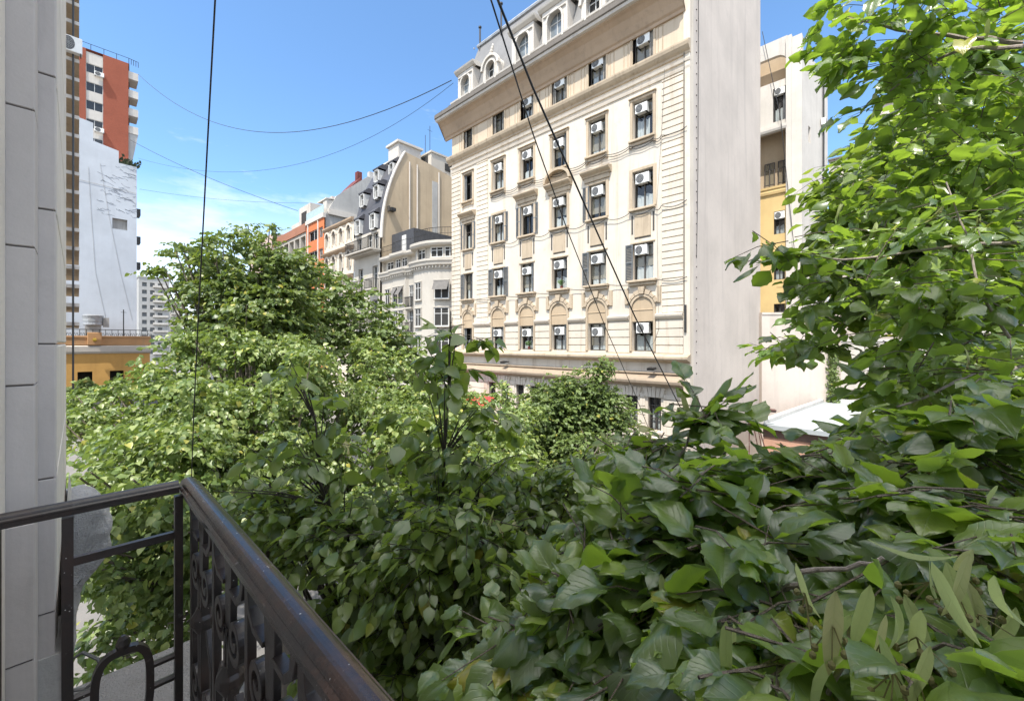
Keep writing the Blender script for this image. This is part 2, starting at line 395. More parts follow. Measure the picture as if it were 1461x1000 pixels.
# the coved main cornice
c = MB()
P = [(0,23.25),(.1,23.27),(.12,23.42),(.2,23.5),(.32,23.78),(.5,24.12),(.68,24.3),(.8,24.38),(.86,24.5)]
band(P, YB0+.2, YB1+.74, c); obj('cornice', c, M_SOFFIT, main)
c = MB(); band([(.74,24.42),(.98,24.46),(1.03,24.6)], YB0+.2, YB1+.8, c); obj('cornice_fillet', c, M_WHITE, main)
c = MB(); c.bbox(MF, YB0+.2, YB1+.82, 24.6, 24.92, -.1, 1.1, .04)
c.sweep([(-.1,24.92),(1.0,24.92),(1.02,24.98),(-.1,25.0)], [(lambda d, v, u=u: MF(u, v, d)) for u in (YB0+.2, YB1+.78)])
for i in range(40): 
    u = YB0+.5+i*.46; c.pbox(MF, u, u+random.uniform(.05, .2), 24.93, 24.96+random.uniform(.02, .09), .6, 1.0)
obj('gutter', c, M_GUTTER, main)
# window trim
def frame(u0, u1, v0, v1, w=.14, d=.07, top=True):
    t.bbox(MF,u0-w,u0,v0,v1,0,d,.02); t.bbox(MF,u1,u1+w,v0,v1,0,d,.02)
    t.bbox(MF,u0-w,u1+w,v1,v1+w,0,d+.004,.02)
    if top: t.bbox(MF,u0-w-.05,u1+w+.05,v1+w,v1+w+.07,0,d+.08,.02)
def sill(u0, u1, v, d=.22, h=.12):
    t.bbox(MF,u0-.16,u1+.16,v-h,v,0,d,.02); t.bbox(MF,u0-.1,u1+.1,v-h-.16,v-h,0,d*.45,.02)
    t.pbox(MF,u0-.16,u0-.02,v-h-.24,v-h,0,d*.6); t.pbox(MF,u1+.02,u1+.16,v-h-.24,v-h,0,d*.6)
def hood(u0, u1, v):
    t.sweep([(0,v),(.12,v+.02),(.16,v+.1),(.34,v+.2),(.4,v+.27),(.4,v+.33),(0,v+.42)], [(lambda d, z, u=u: MF(u, z, d)) for u in (u0-.36, u1+.36)])
    t.bbox(MF,u0-.24,u1+.24,v-.24,v,0,.1,.02)
def rawframe(u0, u1, v0, v1, w=.03, d=.03):
    for a in ((u0,u0+w,v0,v1),(u1-w,u1,v0,v1),(u0+w,u1-w,v0,v0+w),(u0+w,u1-w,v1-w,v1)): t.pbox(MF,*a,0,d)
for bi, b in enumerate(BAYS):
    f = .86 if bi == 0 else 1
    for r, (v0, v1, w) in ROWS.items():
        u0, u1 = b-w*f/2, b+w*f/2; t = MB(); dk = MB()
        if r == 1:
            for sg in (-1, 1):
                e = u1 if sg > 0 else u0; a = e+sg*.26; b2 = e+sg*.52
                rawframe(min(a,b2), max(a,b2), v0+.02, v1-.25)
                a = e+sg*.02; b2 = e+sg*.14; t.bbox(MF,min(a,b2),max(a,b2),v0,v1,0,.05,.015)
        elif r == 2: frame(u0,u1,v0,v1); sill(u0,u1,v0)
        elif r == 3:
            t.bbox(MF,u0-.17,u0,v0,v1+.17,0,.05,.02); t.bbox(MF,u1,u1+.17,v0,v1+.17,0,.05,.02); t.bbox(MF,u0,u1,v1,v1+.17,0,.05,.02)
            t.bbox(MF,u0-.14,u1+.14,v0-.12,v0,0,.2,.02)
            if bi in (0, 2, 4): hood(u0, u1, v1+.42)
            if bi == 3:
                v = v1+.4; hood(u0-.02, u1+.02, v)
                n = 14; A = [(b+1.0*math.cos(math.pi*i/n), v+.4+.78*math.sin(math.pi*i/n)) for i in range(n+1)]
                B = [(b+.86*math.cos(math.pi*i/n), v+.4+.62*math.sin(math.pi*i/n)) for i in range(n+1)]
                for i in range(n): t.poly(MF, [A[i], A[i+1], B[i+1], B[i]], 0, .36)
                t.poly(MF, B, 0, .05)
            # raised panel under the sill; flat dark strips in place of cut slots
            pz0, pz1 = ROWS[4][1]+.32, v0-.3
            t.bbox(MF,u0+.12,u1-.12,pz0,pz1,0,.05,.015)
            for e in (u0-.02, u1+.02):
                dk.pbox(MF,e-.045,e+.045,pz0+.2,pz1,0,.012)
            dk.pbox(MF,u0+.12,u1-.12,pz0-.07,pz0-.02,0,.012)
        elif r == 4:
            t.bbox(MF,u0-.2,u1+.2,v0-.12,v0,0,.3,.02); t.bbox(MF,u0-.14,u1+.14,v0-.28,v0-.12,0,.18,.03)
            t.bbox(MF,u0-.1,u1+.1,v1,v1+.08,0,.05,.015)
        elif r == 5:
            R0 = w*f/2; zc = 9.28; n = 16
            arc = [(b+R0*math.cos(math.pi*i/n), zc+R0*math.sin(math.pi*i/n)) for i in range(n+1)]
            for i in range(n):                                # moulded arch ring
                c0, c1 = math.pi*i/n, math.pi*(i+1)/n
                t.poly(MF, [(b+(R0+k)*math.cos(c), zc+(R0+k)*math.sin(c)) for k, c in ((0,c0),(.12,c0),(.12,c1),(0,c1))], 0, .1)
            t.bbox(MF,u0-.12,u0,v0,zc,0,.1,.02); t.bbox(MF,u1,u1+.12,v0,zc,0,.1,.02)
            for k in range(7):                                # fan of voussoirs
                c0, c1 = math.pi*(.1+.8*k/7), math.pi*(.1+.8*(k+1)/7); gp = .02
                ro = (1.02 if k == 3 else .88 if k in (2, 4) else .8)+R0-.5
                t.poly(MF, [(b+rr*math.cos(cc), min(zc+rr*math.sin(cc)*1.0, 10.42)) for rr, cc in ((R0+.15,c0+gp),(ro,c0+gp),(ro,c1-gp),(R0+.15,c1-gp))], 0, .2 if k == 3 else .13)
            for e in (-1, 1): t.bbox(MF,b+e*(R0+.3)-.09,b+e*(R0+.3)+.09,9.5,10.35,0,.1,.02)
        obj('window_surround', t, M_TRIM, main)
        if dk.v: obj('dark_panel_strip', dk, M_FRAME, main)
for bi, b in enumerate(BAYS):
    p = MB(); w = ROWS[5][2]*(.86 if bi == 0 else 1); R0 = w/2; n = 16
    p.poly(MF, [(b-R0+.02, 8.6), (b+R0-.02, 8.6)]+[(b+(R0-.02)*math.cos(math.pi*i/n), 9.28+(R0-.02)*math.sin(math.pi*i/n)) for i in range(n+1)], 0, .025)
    p.bbox(MF, b-R0+.02, b+R0-.02, 9.16, 9.22, .025, .05, .01); obj('arch_panel', p, M_TAN, main)
# windows
SH = {1: [(1,1),(1,1),(0,1),(1,1),(0,1),(0,1)], 2: [(1,1),(0,0),(0,0),(0,1),(0,0),(0,0)], 3: [(2,2),(2,2),(2,2),(0,0),(2,0),(0,0)],
      4: [(2,1),(2,2),(0,1),(0,0),(2,0),(2,0)], 5: [(1,1),(2,1),(2,0),(0,1),(0,0),(0,0)]}
ACS = []
for bi, b in enumerate(BAYS):
    for r, (v0, v1, w) in ROWS.items():
        ww = w*(.86 if bi == 0 else 1)
        window(main, MF, b-ww/2, b+ww/2, v0, v1, .26, SH[r][bi], random.choice((0, .45, .55, .4, .35)), bars=1, shutmat=M_SHUT2 if r == 1 else M_SHUT, blind=random.choice((0, 0, .35, .6, .8)))
        if bi > 0 and not (r == 1 and bi == 1): ACS.append((bi, r, b, v1, ww))
for g in GF: window(main, MF, *g, .26, (0, 0), .6, bars=2)
# iron grilles on the low windows
for g in GF:
    m = MB()
    for i in range(5): u = g[0]+.06+(g[1]-g[0]-.12)*i/4; m.tube([MF(u,g[2],-.08),MF(u,g[3],-.08)], .012, 5)
    for z in (g[2]+.4, g[3]-.4): m.pbox(MF, g[0], g[1], z-.012, z+.012, -.09, -.07)
    obj('window_grille', m, M_IRON, main)
# mansard with dormers
mr = MB()
def slope(v): return .05-(v-25.0)*.27
mr.add([(XF-slope(25.0), YB0+.4, 25.0), (XF-slope(25.0), YB1-.2, 25.0), (XF-slope(30.2), YB1-1.6, 30.2), (XF-slope(30.2), YB0+.4, 30.2),
        (33, YB1-.2, 25.0), (33, YB1-1.6, 30.2), (33, YB0+.4, 30.2)], [(0,1,2,3), (1,4,5,2), (2,5,6,3)])
obj('mansard_roof', mr, M_SLATE, main)
rg = MB(); rg.sweep([(-.1,30.15),(.12,30.18),(.16,30.3),(.08,30.42),(-.3,30.42)], [(lambda d, v, u=u: MF(u, v, d+slope(30.2))) for u in (YB0+.4, YB1-1.5)])
for i in range(28): u = YB0+.8+i*.6; rg.pbox(MF, u, u+.08, 30.42, 30.52, slope(30.2)-.1, slope(30.2))
obj('roof_ridge', rg, M_TIN, main)
pp = MB(); pp.bbox(MF, YB0+.4, YB1-.1, 24.95, 25.75, -.3, .1, .02); pp.sweep([(.1,25.75),(.2,25.8),(.22,25.9),(0,25.96)], [(lambda d, v, u=u: MF(u, v, d)) for u in (YB0+.4, YB1-.05)])
obj('roof_parapet', pp, M_WHITE, main)
def dormer(b, w, zt, round_top):
    m = MB(); u0, u1 = b-w/2, b+w/2; ow = w*.3; za, zs = 25.25, zt-.95
    n = 12; ar = [(b+ow*math.cos(math.pi*i/n), zs+ow*math.sin(math.pi*i/n)) for i in range(n+1)]
    D0, D1 = -1.9, .16
    m.pbox(MF, u0, b-ow, 25.0, zs, D0, D1); m.pbox(MF, b+ow, u1, 25.0, zs, D0, D1); m.pbox(MF, b-ow, b+ow, 25.0, za, D0, D1)
    if not round_top:
        for i in range(n): 
            x0, x1 = ar[i][0], ar[i+1][0]; m.poly(MF, [ar[i], (x0, zt-.12), (x1, zt-.12), ar[i+1]], D0, D1)
        m.pbox(MF, b+ow, u1, zs, zt-.12, D0, D1); m.pbox(MF, u0, b-ow, zs, zt-.12, D0, D1)
        m.sweep([(.0,zt-.12),(.2,zt-.08),(.36,zt+.06),(.4,zt+.16),(.0,zt+.26),(-1.9,zt+.26)], [(lambda d, v, u=u: MF(u, v, d)) for u in (u0-.22, u1+.22)])
        m.bbox(MF, u0+.1, u1-.1, zt-.5, zt-.42, D1, D1+.09, .02)
    else:
        for i in range(n):
            c0, c1 = math.pi*i/n, math.pi*(i+1)/n
            m.poly(MF, [(b+k*math.cos(c), zs+k*math.sin(c)) for k, c in ((ow,c0),(w/2,c0),(w/2,c1),(ow,c1))], D0, D1)
            m.poly(MF, [(b+k*math.cos(c), zs+k*math.sin(c)) for k, c in ((w/2-.05,c0),(w/2+.12,c0),(w/2+.12,c1),(w/2-.05,c1))], D1-.1, D1+.14)
        for k in range(4): m.lathe(MF(b, zs+w/2+.15+k*.22, .12-k*.06), [(.02,-.1),(.14-k*.02,-.04),(.15-k*.02,.06),(.03,.16)], 8)
    for i in range(n):
        c0, c1 = math.pi*i/n, math.pi*(i+1)/n
        m.poly(MF, [(b+k*math.cos(c), zs+k*math.sin(c)) for k, c in ((ow-.03,c0),(ow+.1,c0),(ow+.1,c1),(ow-.03,c1))], D1, D1+.07)
    for e in (-1, 1): m.bbox(MF, b+e*(ow+.035)-.065, b+e*(ow+.035)+.065, za, zs, D1, D1+.07, .015)
    d = obj('dormer', m, M_WHITE, main)
    g = MB(); g.poly(MF, ar+[(b-ow, za), (b+ow, za)], -.2, -.17); obj('pane', g, M_DARKROOM if round_top else simple('dusty_dormer_glass', (.22,.25,.27), .15, var=.4), d)
    k = MB()
    for u in (b-ow+.02, b-.025, b+ow-.06): k.pbox(MF, u, u+.05, za, zs+(ow*.9 if abs(u-b) < .1 else .02), -.17, -.12)
    for z in (za, zs, (za+zs)/2): k.pbox(MF, b-ow, b+ow, z, z+.05, -.168, -.125)
    obj('window_frame', k, M_WFRAME, d)
for b, w, zt, rd in ((23.6, 1.7, 27.75, 0), (20.9, 1.55, 27.6, 1), (17.9, 1.9, 27.9, 0), (15.3, 1.9, 27.9, 0), (12.6, 1.55, 27.6, 1), (9.8, 1.9, 27.9, 0)): dormer(b, w, zt, rd)
# side wall, bolts and the pipes on it
sw = MB(); sw.box(XF+.4, 33.1, YB0, YB0+.4, 0, 32); sw.box(XF+.4, 33.1, YB0-.04, YB0+.44, 32, 32.12); obj('side_wall', sw, M_PARTY, main)
for i in range(46):
    bo = MB(); bo.lathe((XF+.75, YB0-.012, 6.0+i*.52), [(.028,-.025),(.036,0),(.028,.025)], 6); obj('anchor_bolt', bo, M_FRAME, main)
dp = MB(); dp.tube([(XF+.04, YB0+.36, z) for z in (0, 8.6)], .05, 6); dp.tube([(XF-.1, YB0+.2, 8.0), (XF-.1, YB0+.2, 9.3)], .06, 6)
dp.tube([(XF-.09, YB0+.26, 9.0), (XF-.09, YB0+.26, 21.3)], .02, 5); obj('drain_pipe', dp, M_IRON, main)
wire = MB()
wire.tube([(XF+1.2, YB0-.03, 32), (XF+1.0, YB0-.03, 25), (XF+.85, YB0-.05, 16), (XF+.7, YB0-.04, 11.6)], .014, 5)
def swag(z, uu, sag=.12):
    pts = []
    for a, b in zip(uu[:-1], uu[1:]):
        for i in range(6):
            tt = i/6; pts.append(MF(a+(b-a)*tt, z-sag*4*tt*(1-tt), .12 if 0 < i < 6 else .16))
    pts.append(MF(uu[-1], z, .12)); wire.tube(pts, .018, 5)
cl = [YB0+.1, 8.7, 9.1, 10.4, 11.8, 13.1, 14.4, 15.7, 17.0, 18.3, 19.6, 21.0]
swag(17.72, cl, .1); swag(14.25, cl, .16); swag(17.62, cl[1:], .14); swag(10.62, [YB0+.1, 8.8, 11.6, 14.2, 16.9, 19.4, 22.6], .12)
wire.tube([MF(8.55, 21, .1), MF(8.7, 18, .1), MF(8.95, 14.5, .1), MF(8.9, 11, .1), MF(8.85, 8.2, .1), MF(9.1, 7.5, .1), MF(9.6, 7.1, .12)], .008, 4)
obj('wall_cable', wire, M_CABLE, main)
chim = MB(); chim.tube([(21.3, 23.6, 29.6), (21.3, 23.6, 31.6)], .07, 8); chim.lathe((21.3, 23.6, 31.6), [(.12,0),(.12,.1),(.05,.14)], 8)
chim.tube([(21.2, 21.2, 29.8), (21.2, 21.2, 32.0)], .07, 8); chim.lathe((21.2, 21.2, 32.0), [(.12,0),(.12,.1),(.05,.14)], 8); obj('vent_pipe', chim, M_IRON, main)

# air conditioners, one in almost every window
def make_ac():
    o = thing('air_conditioner', '', 'air conditioner', (0, 0, 0), 'white air conditioners in the windows of the cream block')
    Mz = MX(0); m = MB(); m.bbox(Mz, -.4, .4, 0, .55, -.16, .16, .02); m.pbox(Mz, -.4, -.392, .06, .5, -.12, .12)
    for z in (.4, .44): m.pbox(Mz, -.34, -.16, z, z+.014, .16, .164)
    obj('casing', m, M_AC, o)
    m = MB(); m.lathe((-.16, .12, .28), [(.235,0),(.24,.012),(.22,.016),(.05,.014)], 20, 'x'); g = obj('fan_grille', m, M_ACD, o)
    m = MB()
    for k in range(1, 4): 
        rr = .06*k; m.tube([(-.18, .12+rr*math.cos(a*.3927), .28+rr*math.sin(a*.3927)) for a in range(17)], .006, 4)
    for k in range(4):
        a = k*.785; m.tube([(-.181, .12+.22*math.cos(a), .28+.22*math.sin(a)), (-.181, .12-.22*math.cos(a), .28-.22*math.sin(a))], .005, 4)
    obj('grille_wire', m, simple('grey_grille_wire', (.35, .35, .34), .5), g)
    m = MB()
    for u in (-.34, .34): m.pbox(Mz, u-.02, u+.02, -.06, 0, -.2, .2)
    obj('bracket', m, M_IRON, o)
    return o
rowname = {1: 'shaded top-row window', 2: 'second-row framed window', 3: 'middle-row pediment window', 4: 'fourth-row shuttered window', 5: 'fifth-row arched window'}
ordn = {5: 'nearest blank grey wall', 4: 'second from blank grey wall', 3: 'third from blank grey wall', 2: 'fourth from blank grey wall', 1: 'fifth from blank grey wall'}
ac0 = make_ac(); first = True
for bi, r, b, v1, w in ACS:
    o = ac0 if first else copy_tree(ac0); first = False
    sc = .98 if r in (2, 5) else 1.0
    o.location = (XF+.1+random.uniform(.0, .06), b+w/2-.44-random.uniform(0, .14), v1-.58-random.uniform(0, .14)); o.scale = (.86, random.uniform(.8, .94), random.uniform(.84, .95))
    o['label'] = f'white AC unit in {rowname[r]}, column {ordn[bi]}'
# shaded floodlights on the belt
fl = None
for u, lab in ((19.3, 'small dark floodlight on the stone belt above the round green tree'), (9.05, 'small dark floodlight on the stone belt next to the blank grey wall')):
    o = thing('floodlight', lab, 'floodlight', MF(u, 6.2, 0), 'floodlights on the stone belt of the cream block')
    m = MB(); m.pbox(MF, u-.03, u+.03, 6.2, 6.26, 0, .4); obj('arm', m, M_IRON, o)
    m = MB(); m.hexa([MF(u-.17,6.2,.3),MF(u+.17,6.2,.3),MF(u+.17,6.14,.62),MF(u-.17,6.14,.62),MF(u-.17,6.3,.34),MF(u+.17,6.3,.34),MF(u+.17,6.25,.66),MF(u-.17,6.25,.66)]); obj('lamp_head', m, M_IRON, o)
# potted plants on two sills
def ledge_plant(u, v, lab, k):
    o = thing('potted_plant', lab, 'plant', MF(u, v, -.1)); m = MB(); m.lathe(MF(u, v, -.08), [(.07,0),(.1,.16),(.11,.16)], 10); obj('pot', m, M_TERRA, o)
    m = MB()
    for i in range(k):
        a = random.uniform(0, 6.28); h = random.uniform(.15, .4); rr = random.uniform(.05, .25); d = -.08+rr*math.sin(a)*.4
        c0 = np.array(MF(u+rr*math.cos(a), v+.1+h, d)); e = np.array([random.uniform(-.04,.04), .05*math.cos(a), .04]); n_ = np.array([0.03, -.03, .05])
        m.add([c0-e, c0+n_, c0+e, c0-n_], [(0, 1, 2, 3)])
    obj('foliage', m, simple('plant_green', (.07, .13, .03), .6), o)
ledge_plant(BAYS[2]-.1, 7.1, 'leafy potted plant on the sill of an arched window', 60)
ledge_plant(BAYS[3]-.1, 10.75, 'pale leafy potted plant on a sill above a fan-shaped keystone', 50)
# ================================================================== yellow light-well block behind, to the right
B = thing('apartment_building', 'yellow and white rear block with a rounded loggia and a broad white pillar', 'building', (37, 6, 0))
MB_ = MX(36.0)
bops = [(6.35, 7.15, 24.0, 26.5), (6.4, 7.1, 15.6, 17.3), (6.4, 7.1, 12.2, 14.0), (6.4, 7.1, 8.6, 10.4)]
lg = [(6.32, 7.05, 19.7, 21.4), (7.25, 7.95, 19.7, 21.4)]
m = MB(); m.facade(MB_, 6.25, 9.5, 0, 18.9, bops, .25); obj('wall', m, M_YELLOW, B)
m = MB(); m.facade(MB_, 6.25, 9.5, 23.6, 27.0, bops, .25)
m.poly(MB_, [(6.25, 28.9), (6.25, 28.5)]+[(6.25+.7-.7*math.cos(a), 28.2+.7*math.sin(a)) for a in (.0,.4,.8,1.2,1.57)]+[(9.5, 28.9), (9.5, 30.1), (6.25, 30.1)], -.3, .02)
obj('upper_wall', m, M_WHITE, B); m = MB()
m.sweep([(0,23.2),(.25,23.25),(.3,23.4),(.3,23.6),(0,23.62)], [(lambda d, v, u=u: MB_(u, v, d)) for u in (6.25, 9.5)]); obj('balcony_ledge', m, M_WHITE, B)
m = MB(); m.quad((37.2, 6.2, 18.9), (37.2, 9.5, 18.9), (37.2, 9.5, 23.62), (37.2, 6.2, 23.62)); m.quad((36, 6.25, 23.61), (36, 9.5, 23.61), (37.2, 9.5, 23.61), (37.2, 6.25, 23.61)); obj('loggia_wall', m, M_TAN, B); m = MB(); m.quad((37.2, 6.2, 27), (37.2, 9.5, 27), (37.2, 9.5, 29.5), (37.2, 6.2, 29.5))
m.quad((36,6.25,27),(36,9.5,27),(37.2,9.5,27),(37.2,6.2,27)); obj('loggia_wall', m, M_TAN, B)
m = MB(); m.sweep([(0,18.6),(.12,18.62),(.16,18.8),(.12,18.92),(.2,19.0),(.22,19.15),(0,19.2)], [(lambda d, v, u=u: MB_(u, v, d)) for u in (6.25, 9.5)]); obj('string_course', m, M_YELLOW, B)
rooms_each(B, MB_, bops, .25, 1.0, M_DARKROOM)
for o_ in bops: window(B, MB_, *o_, .2, (0, 1 if o_[2] > 20 else 0), .4)
M2_ = MX(37.1)
for o_ in lg: window(B, M2_, *o_, -.02, (0, 0), 0)
m = MB(); m.box(36.0-.25, 36.5, 5.95, 6.3, 0, 29.9); m.box(36.0-.1, 36.5, 5.35, 5.95, 0, 29.75); obj('pillar', m, M_WHITE, B)
MS = MO((42.2, 4.55), (36.02, 5.36))
m = MB(); L = 6.23
ops_s = [(4.35, 4.85, 22.4, 23.6)]
m.facade(lambda u, v, d: MS(u, v, -d), 0, L, 0, 27.4, ops_s, .4)
m.poly(MS, [(0, 27.4), (L, 27.4), (L, 28.6), (3.0, 29.0), (0, 29.3)], 0, .3)
m.quad((42.2,4.55,0),(48,9,0),(48,9,29),(42.2,4.55,29)); obj('side_wall', m, M_WHITE, B)
rooms_each(B, lambda u, v, d: MS(u, v, -d), ops_s, .4, 1, M_DARKROOM)
m = MB(); m.lathe((41.4, 4.75, 28.6), [(.45,0),(.45,1.0),(.6,1.05),(.62,1.3),(.4,1.45)], 12); obj('chimney', m, M_CONC, B)
m = MB(); m.tube([MS(1.5, z, -.1) for z in (8, 29)], .06, 6); obj('drain_pipe', m, M_IRON, B)
m = MB(); m.tube([(35.7, 7.8, 31), (35.6, 6.6, 24), (35.6, 6.0, 17), (35.7, 5.5, 11)], .022, 5); obj('wall_cable', m, M_CABLE, B)
for z, v1, lab in ((0, 26.5, 'boxy AC unit over the loggia window of the yellow rear block'), (1, 17.3, 'AC unit in the upper yellow-wall window of the rear block'), (2, 14.0, 'AC unit in the lower yellow-wall window just above the leaves')):
    o = copy_tree(ac0); o.location = (36.0, 6.72, v1-.6); o['label'] = lab; o['group'] = 'air conditioners on the yellow rear block'
o = copy_tree(ac0); o.location = (40.6, 4.6, 24.6); o.rotation_euler = (0, 0, R(90)); o['label'] = 'AC unit hung high on the white side wall beside a drain pipe'; o['group'] = 'air conditioners on the yellow rear block'
# grey yard wall continuing from the cream block
m = MB(); MY2 = MO((36.2, 3.7), (33.0, 7.4))
m.pbox(MY2, 0, 4.9, 0, 9.45, -.35, 0); m.pbox(MY2, 0, 4.9, 9.45, 9.6, -.4, .05)
tag(obj('yard_wall', m, M_PARTY), 'lower plain grey-white wall stained along its top, joined to the blank side wall', 'wall')
# beige blocks seen through the leaves
Cb = thing('apartment_building', 'beige block with a stepped stained top rising behind the leafy branches', 'building', (50, 2, 0))
m = MB(); m.box(50, 62, 1.7, 5.3, 0, 25.0); m.box(50, 62, -1.9, 1.7, 0, 28.9); m.box(49.9, 62, 1.6, 3.6, 25.0, 26.0); obj('wall', m, M_PARTY, Cb)
m = MB(); m.box(49.85, 62.1, -1.95, 1.75, 28.9, 29.1); m.box(49.85, 62.1, 3.6, 5.35, 25.0, 25.15); obj('coping', m, M_GUTTER, Cb)
Cw = thing('apartment_building', 'bright white block with rows of dark windows glimpsed through the leaves', 'building', (44, -8, 0))
m = MB(); MW = MX(44); wo = [(-3.2-2.6*i, -2.2-2.6*i, z, z+1.5) for i in range(4) for z in (4, 7.4, 10.8, 14.2, 17.4)]
m.facade(MW, -30, -1.95, 0, 21.6, wo, .2); m.quad((44,-1.95,0),(56,-1.95,0),(56,-1.95,21.6),(44,-1.95,21.6)); m.box(43.9, 56, -30, -1.9, 21.6, 22.0); obj('wall', m, M_WHITE, Cw)
rooms_each(Cw, MW, wo, .2, .8, M_DARKROOM)
for o_ in wo: window(Cw, MW, *o_, .15, (0, 0), 0)
Cl = thing('garden_wall', 'low white garden wall with grey coping behind the shed', 'wall', (41, 0, 0))
m = MB(); m.box(41, 41.4, -14, 3.6, 0, 7.6); obj('wall', m, M_WHITE, Cl); m = MB(); m.box(40.93, 41.47, -14.05, 3.65, 7.6, 7.78); obj('coping', m, M_CONC, Cl)
# shed with a flat pale roof
Sh = thing('shed', 'low brick shed with a flat pale grey roof beside the blank wall', 'shed', (24, 2, 0))
m = MB(); m.hexa([(24,-2,0),(38,-2,0),(38,3.9,0),(24,5.2,0),(24,-2,3.2),(38,-2,3.2),(38,3.9,3.2),(24,5.2,3.2)]); obj('wall', m, brick_mat('shed_brick', (.50,.27,.18), (.44,.23,.15), (.45,.36,.28)), Sh)
m = MB(); m.hexa([(23.7,-2.2,3.2),(38,-2.2,3.2),(38,4.0,3.2),(23.7,5.35,3.2),(23.7,-2.2,3.42),(38,-2.2,3.42),(38,4.0,3.42),(23.7,5.35,3.42)]); obj('roof', m, plaster('pale_roof_sheet', (.33,.35,.35), dirt=(.3,.28,.25), streak=.2, blotch=.3), Sh)
m = MB(); m.hexa([(23.7,5.1,3.43),(38,3.8,3.43),(38,4.05,3.43),(23.7,5.4,3.43),(23.7,5.1,3.6),(38,3.8,3.6),(38,4.05,3.6),(23.7,5.4,3.6)]); obj('roof_edge', m, M_CONC, Sh)
m = MB(); m.box(23.94, 24, -2, 5.2, 2.75, 3.19); obj('fascia_board', m, simple('dark_brown_wood', (.12,.07,.05), .7), Sh)
Rk = thing('metal_frame', 'rusty brown angle-iron frame with a slanted brace beside the shed', 'metal frame', (22, 5.2, 0))
rust = simple('rusty_iron', (.13, .06, .045), .75, var=.4)
p = lambda px, py, zd=20.0: at(px, py, zd)
m = MB()
for a, b in (((1069,584),(1069,642)), ((1071,586),(1082,642)), ((1077,584),(1087,642)), ((1082,606),(1092,642))):
    A, B_ = p(*a), p(*b); m.tube([A, B_, (B_[0], B_[1], 0)], .03, 4)
obj('post', m, rust, Rk)
m = MB(); m.tube([p(1068,583,19.7), p(1106,586,20.5)], .09, 4); m.tube([p(1072,581,20.3), p(1100,584,20.8)], .06, 4); obj('top_rail', m, rust, Rk)
m = MB(); m.tube([p(1069,605,19.7), p(1096,586,20.4)], .1, 4); obj('brace', m, rust, Rk)

# ================================================================== the row of houses further down the street
def oid(mb, name, mat, par, **k): return obj(name, mb, mat, par, **k)
def railing_mb(M, u0, u1, v, d, h=.9, n=None):
    m = MB(); n = n or max(3, int((u1-u0)/.13))
    m.pbox(M,u0,u1,v+h-.05,v+h,d-.03,d+.03); m.pbox(M,u0,u1,v+.06,v+.1,d-.02,d+.02)
    for i in range(n+1):
        u = u0+(u1-u0)*i/n; m.pbox(M,u-.012,u+.012,v,v+h-.05,d-.012,d+.012)
    return m
def balcony(par, M, u0, u1, v, dep=.8, h=.95, mat=None):
    m = MB(); m.bbox(M,u0,u1,v-.16,v,0,dep,.03); m.bbox(M,u0+.1,u1-.1,v-.3,v-.16,0,dep*.7,.04); b = obj('balcony_slab', m, mat or M_WHITE, par)
    r = railing_mb(M,u0+.04,u1-.04,v,dep-.05,h)
    for u in (u0+.04, u1-.04):
        for k in range(5): d = (dep-.08)*k/5; r.pbox(M,u-.012,u+.012,v,v+h-.05,d,d+.024)
        r.pbox(M,u-.02,u+.02,v+h-.05,v+h,0,dep-.06)
    obj('railing', r, M_IRON, b)
# ---- D: curved white corner house, lower than its neighbours
D = thing('apartment_building', 'low off-white house with curved bow front, dentil cornice and roof terrace', 'building', (21, 31, 0))
plan = [(20.0, 36.03), (20.0, 33.9), (19.75, 33.75), (19.75, 31.6), (20.0, 31.45), (20.0, 30.25)]
plan += [(20.0-.95*math.sin(math.pi*.5*i/7)**.8, 30.25-1.3*i/7) for i in range(1, 8)]
plan += [(19.05, 28.95-1.0*i/3) for i in range(1, 4)]+[(19.05+.12*i*i, 27.95-.75*i) for i in range(1, 4)]+[(20.3, 25.45)]
def offs(d):
    out = []
    for i, (x, y) in enumerate(plan):
        a = np.array(plan[max(i-1, 0)]); b = np.array(plan[min(i+1, len(plan)-1)]); t = (b-a)/np.linalg.norm(b-a); n = np.array([t[1], -t[0]])
        out.append((x+n[0]*d, y+n[1]*d))
    return out
def ring(mb, prof):
    rows = [[(x, y, z) for x, y in offs(d)] for d, z in prof]; n = len(plan)
    mb.add([q for r in rows for q in r], [(j*n+i, j*n+i+1, (j+1)*n+i+1, (j+1)*n+i) for j in range(len(rows)-1) for i in range(n-1)])
M_OFFW = plaster('offwhite_render', (.47, .43, .37), dirt=(.26, .22, .18), streak=.35, blotch=.3)
m = MB(); ring(m, [(0, 0), (0, 13.3), (-.35, 13.3), (-.35, 15.25)]); 
m.quad((20,36.03,0),(30,36.03,0),(30,36.03,15.5),(20,36.03,15.5)); obj('wall', m, M_OFFW, D)
m = MB(); ring(m, [(0,13.25),(.08,13.3),(.1,13.5),(.3,13.6),(.34,13.8),(.42,13.9),(.42,14.05),(-.4,14.15)]); ring(m, [(-.4,15.1),(.2,15.15),(.3,15.3),(.3,15.5),(-.5,15.6)])
obj('cornice', m, M_OFFW, D)
m = MB(); pts = offs(.16)
for i in range(len(pts)-1):
    a, b = np.array(pts[i]), np.array(pts[i+1]); L = np.linalg.norm(b-a); k = max(1, int(L/.28))
    for j in range(k):
        c = a+(b-a)*(j+.5)/k; m = MB(); m.box(c[0]-.07, c[0]+.07, c[1]-.06, c[1]+.06, 13.4, 13.6); obj('dentil', m, M_OFFW, D)
m = MB()
m.add([(x+.3, y, 15.58) for x, y in plan]+[(30, 25.45, 15.58), (30, 36.03, 15.58)], [tuple(range(len(plan)+2))]); obj('terrace_floor', m, M_CONC, D)
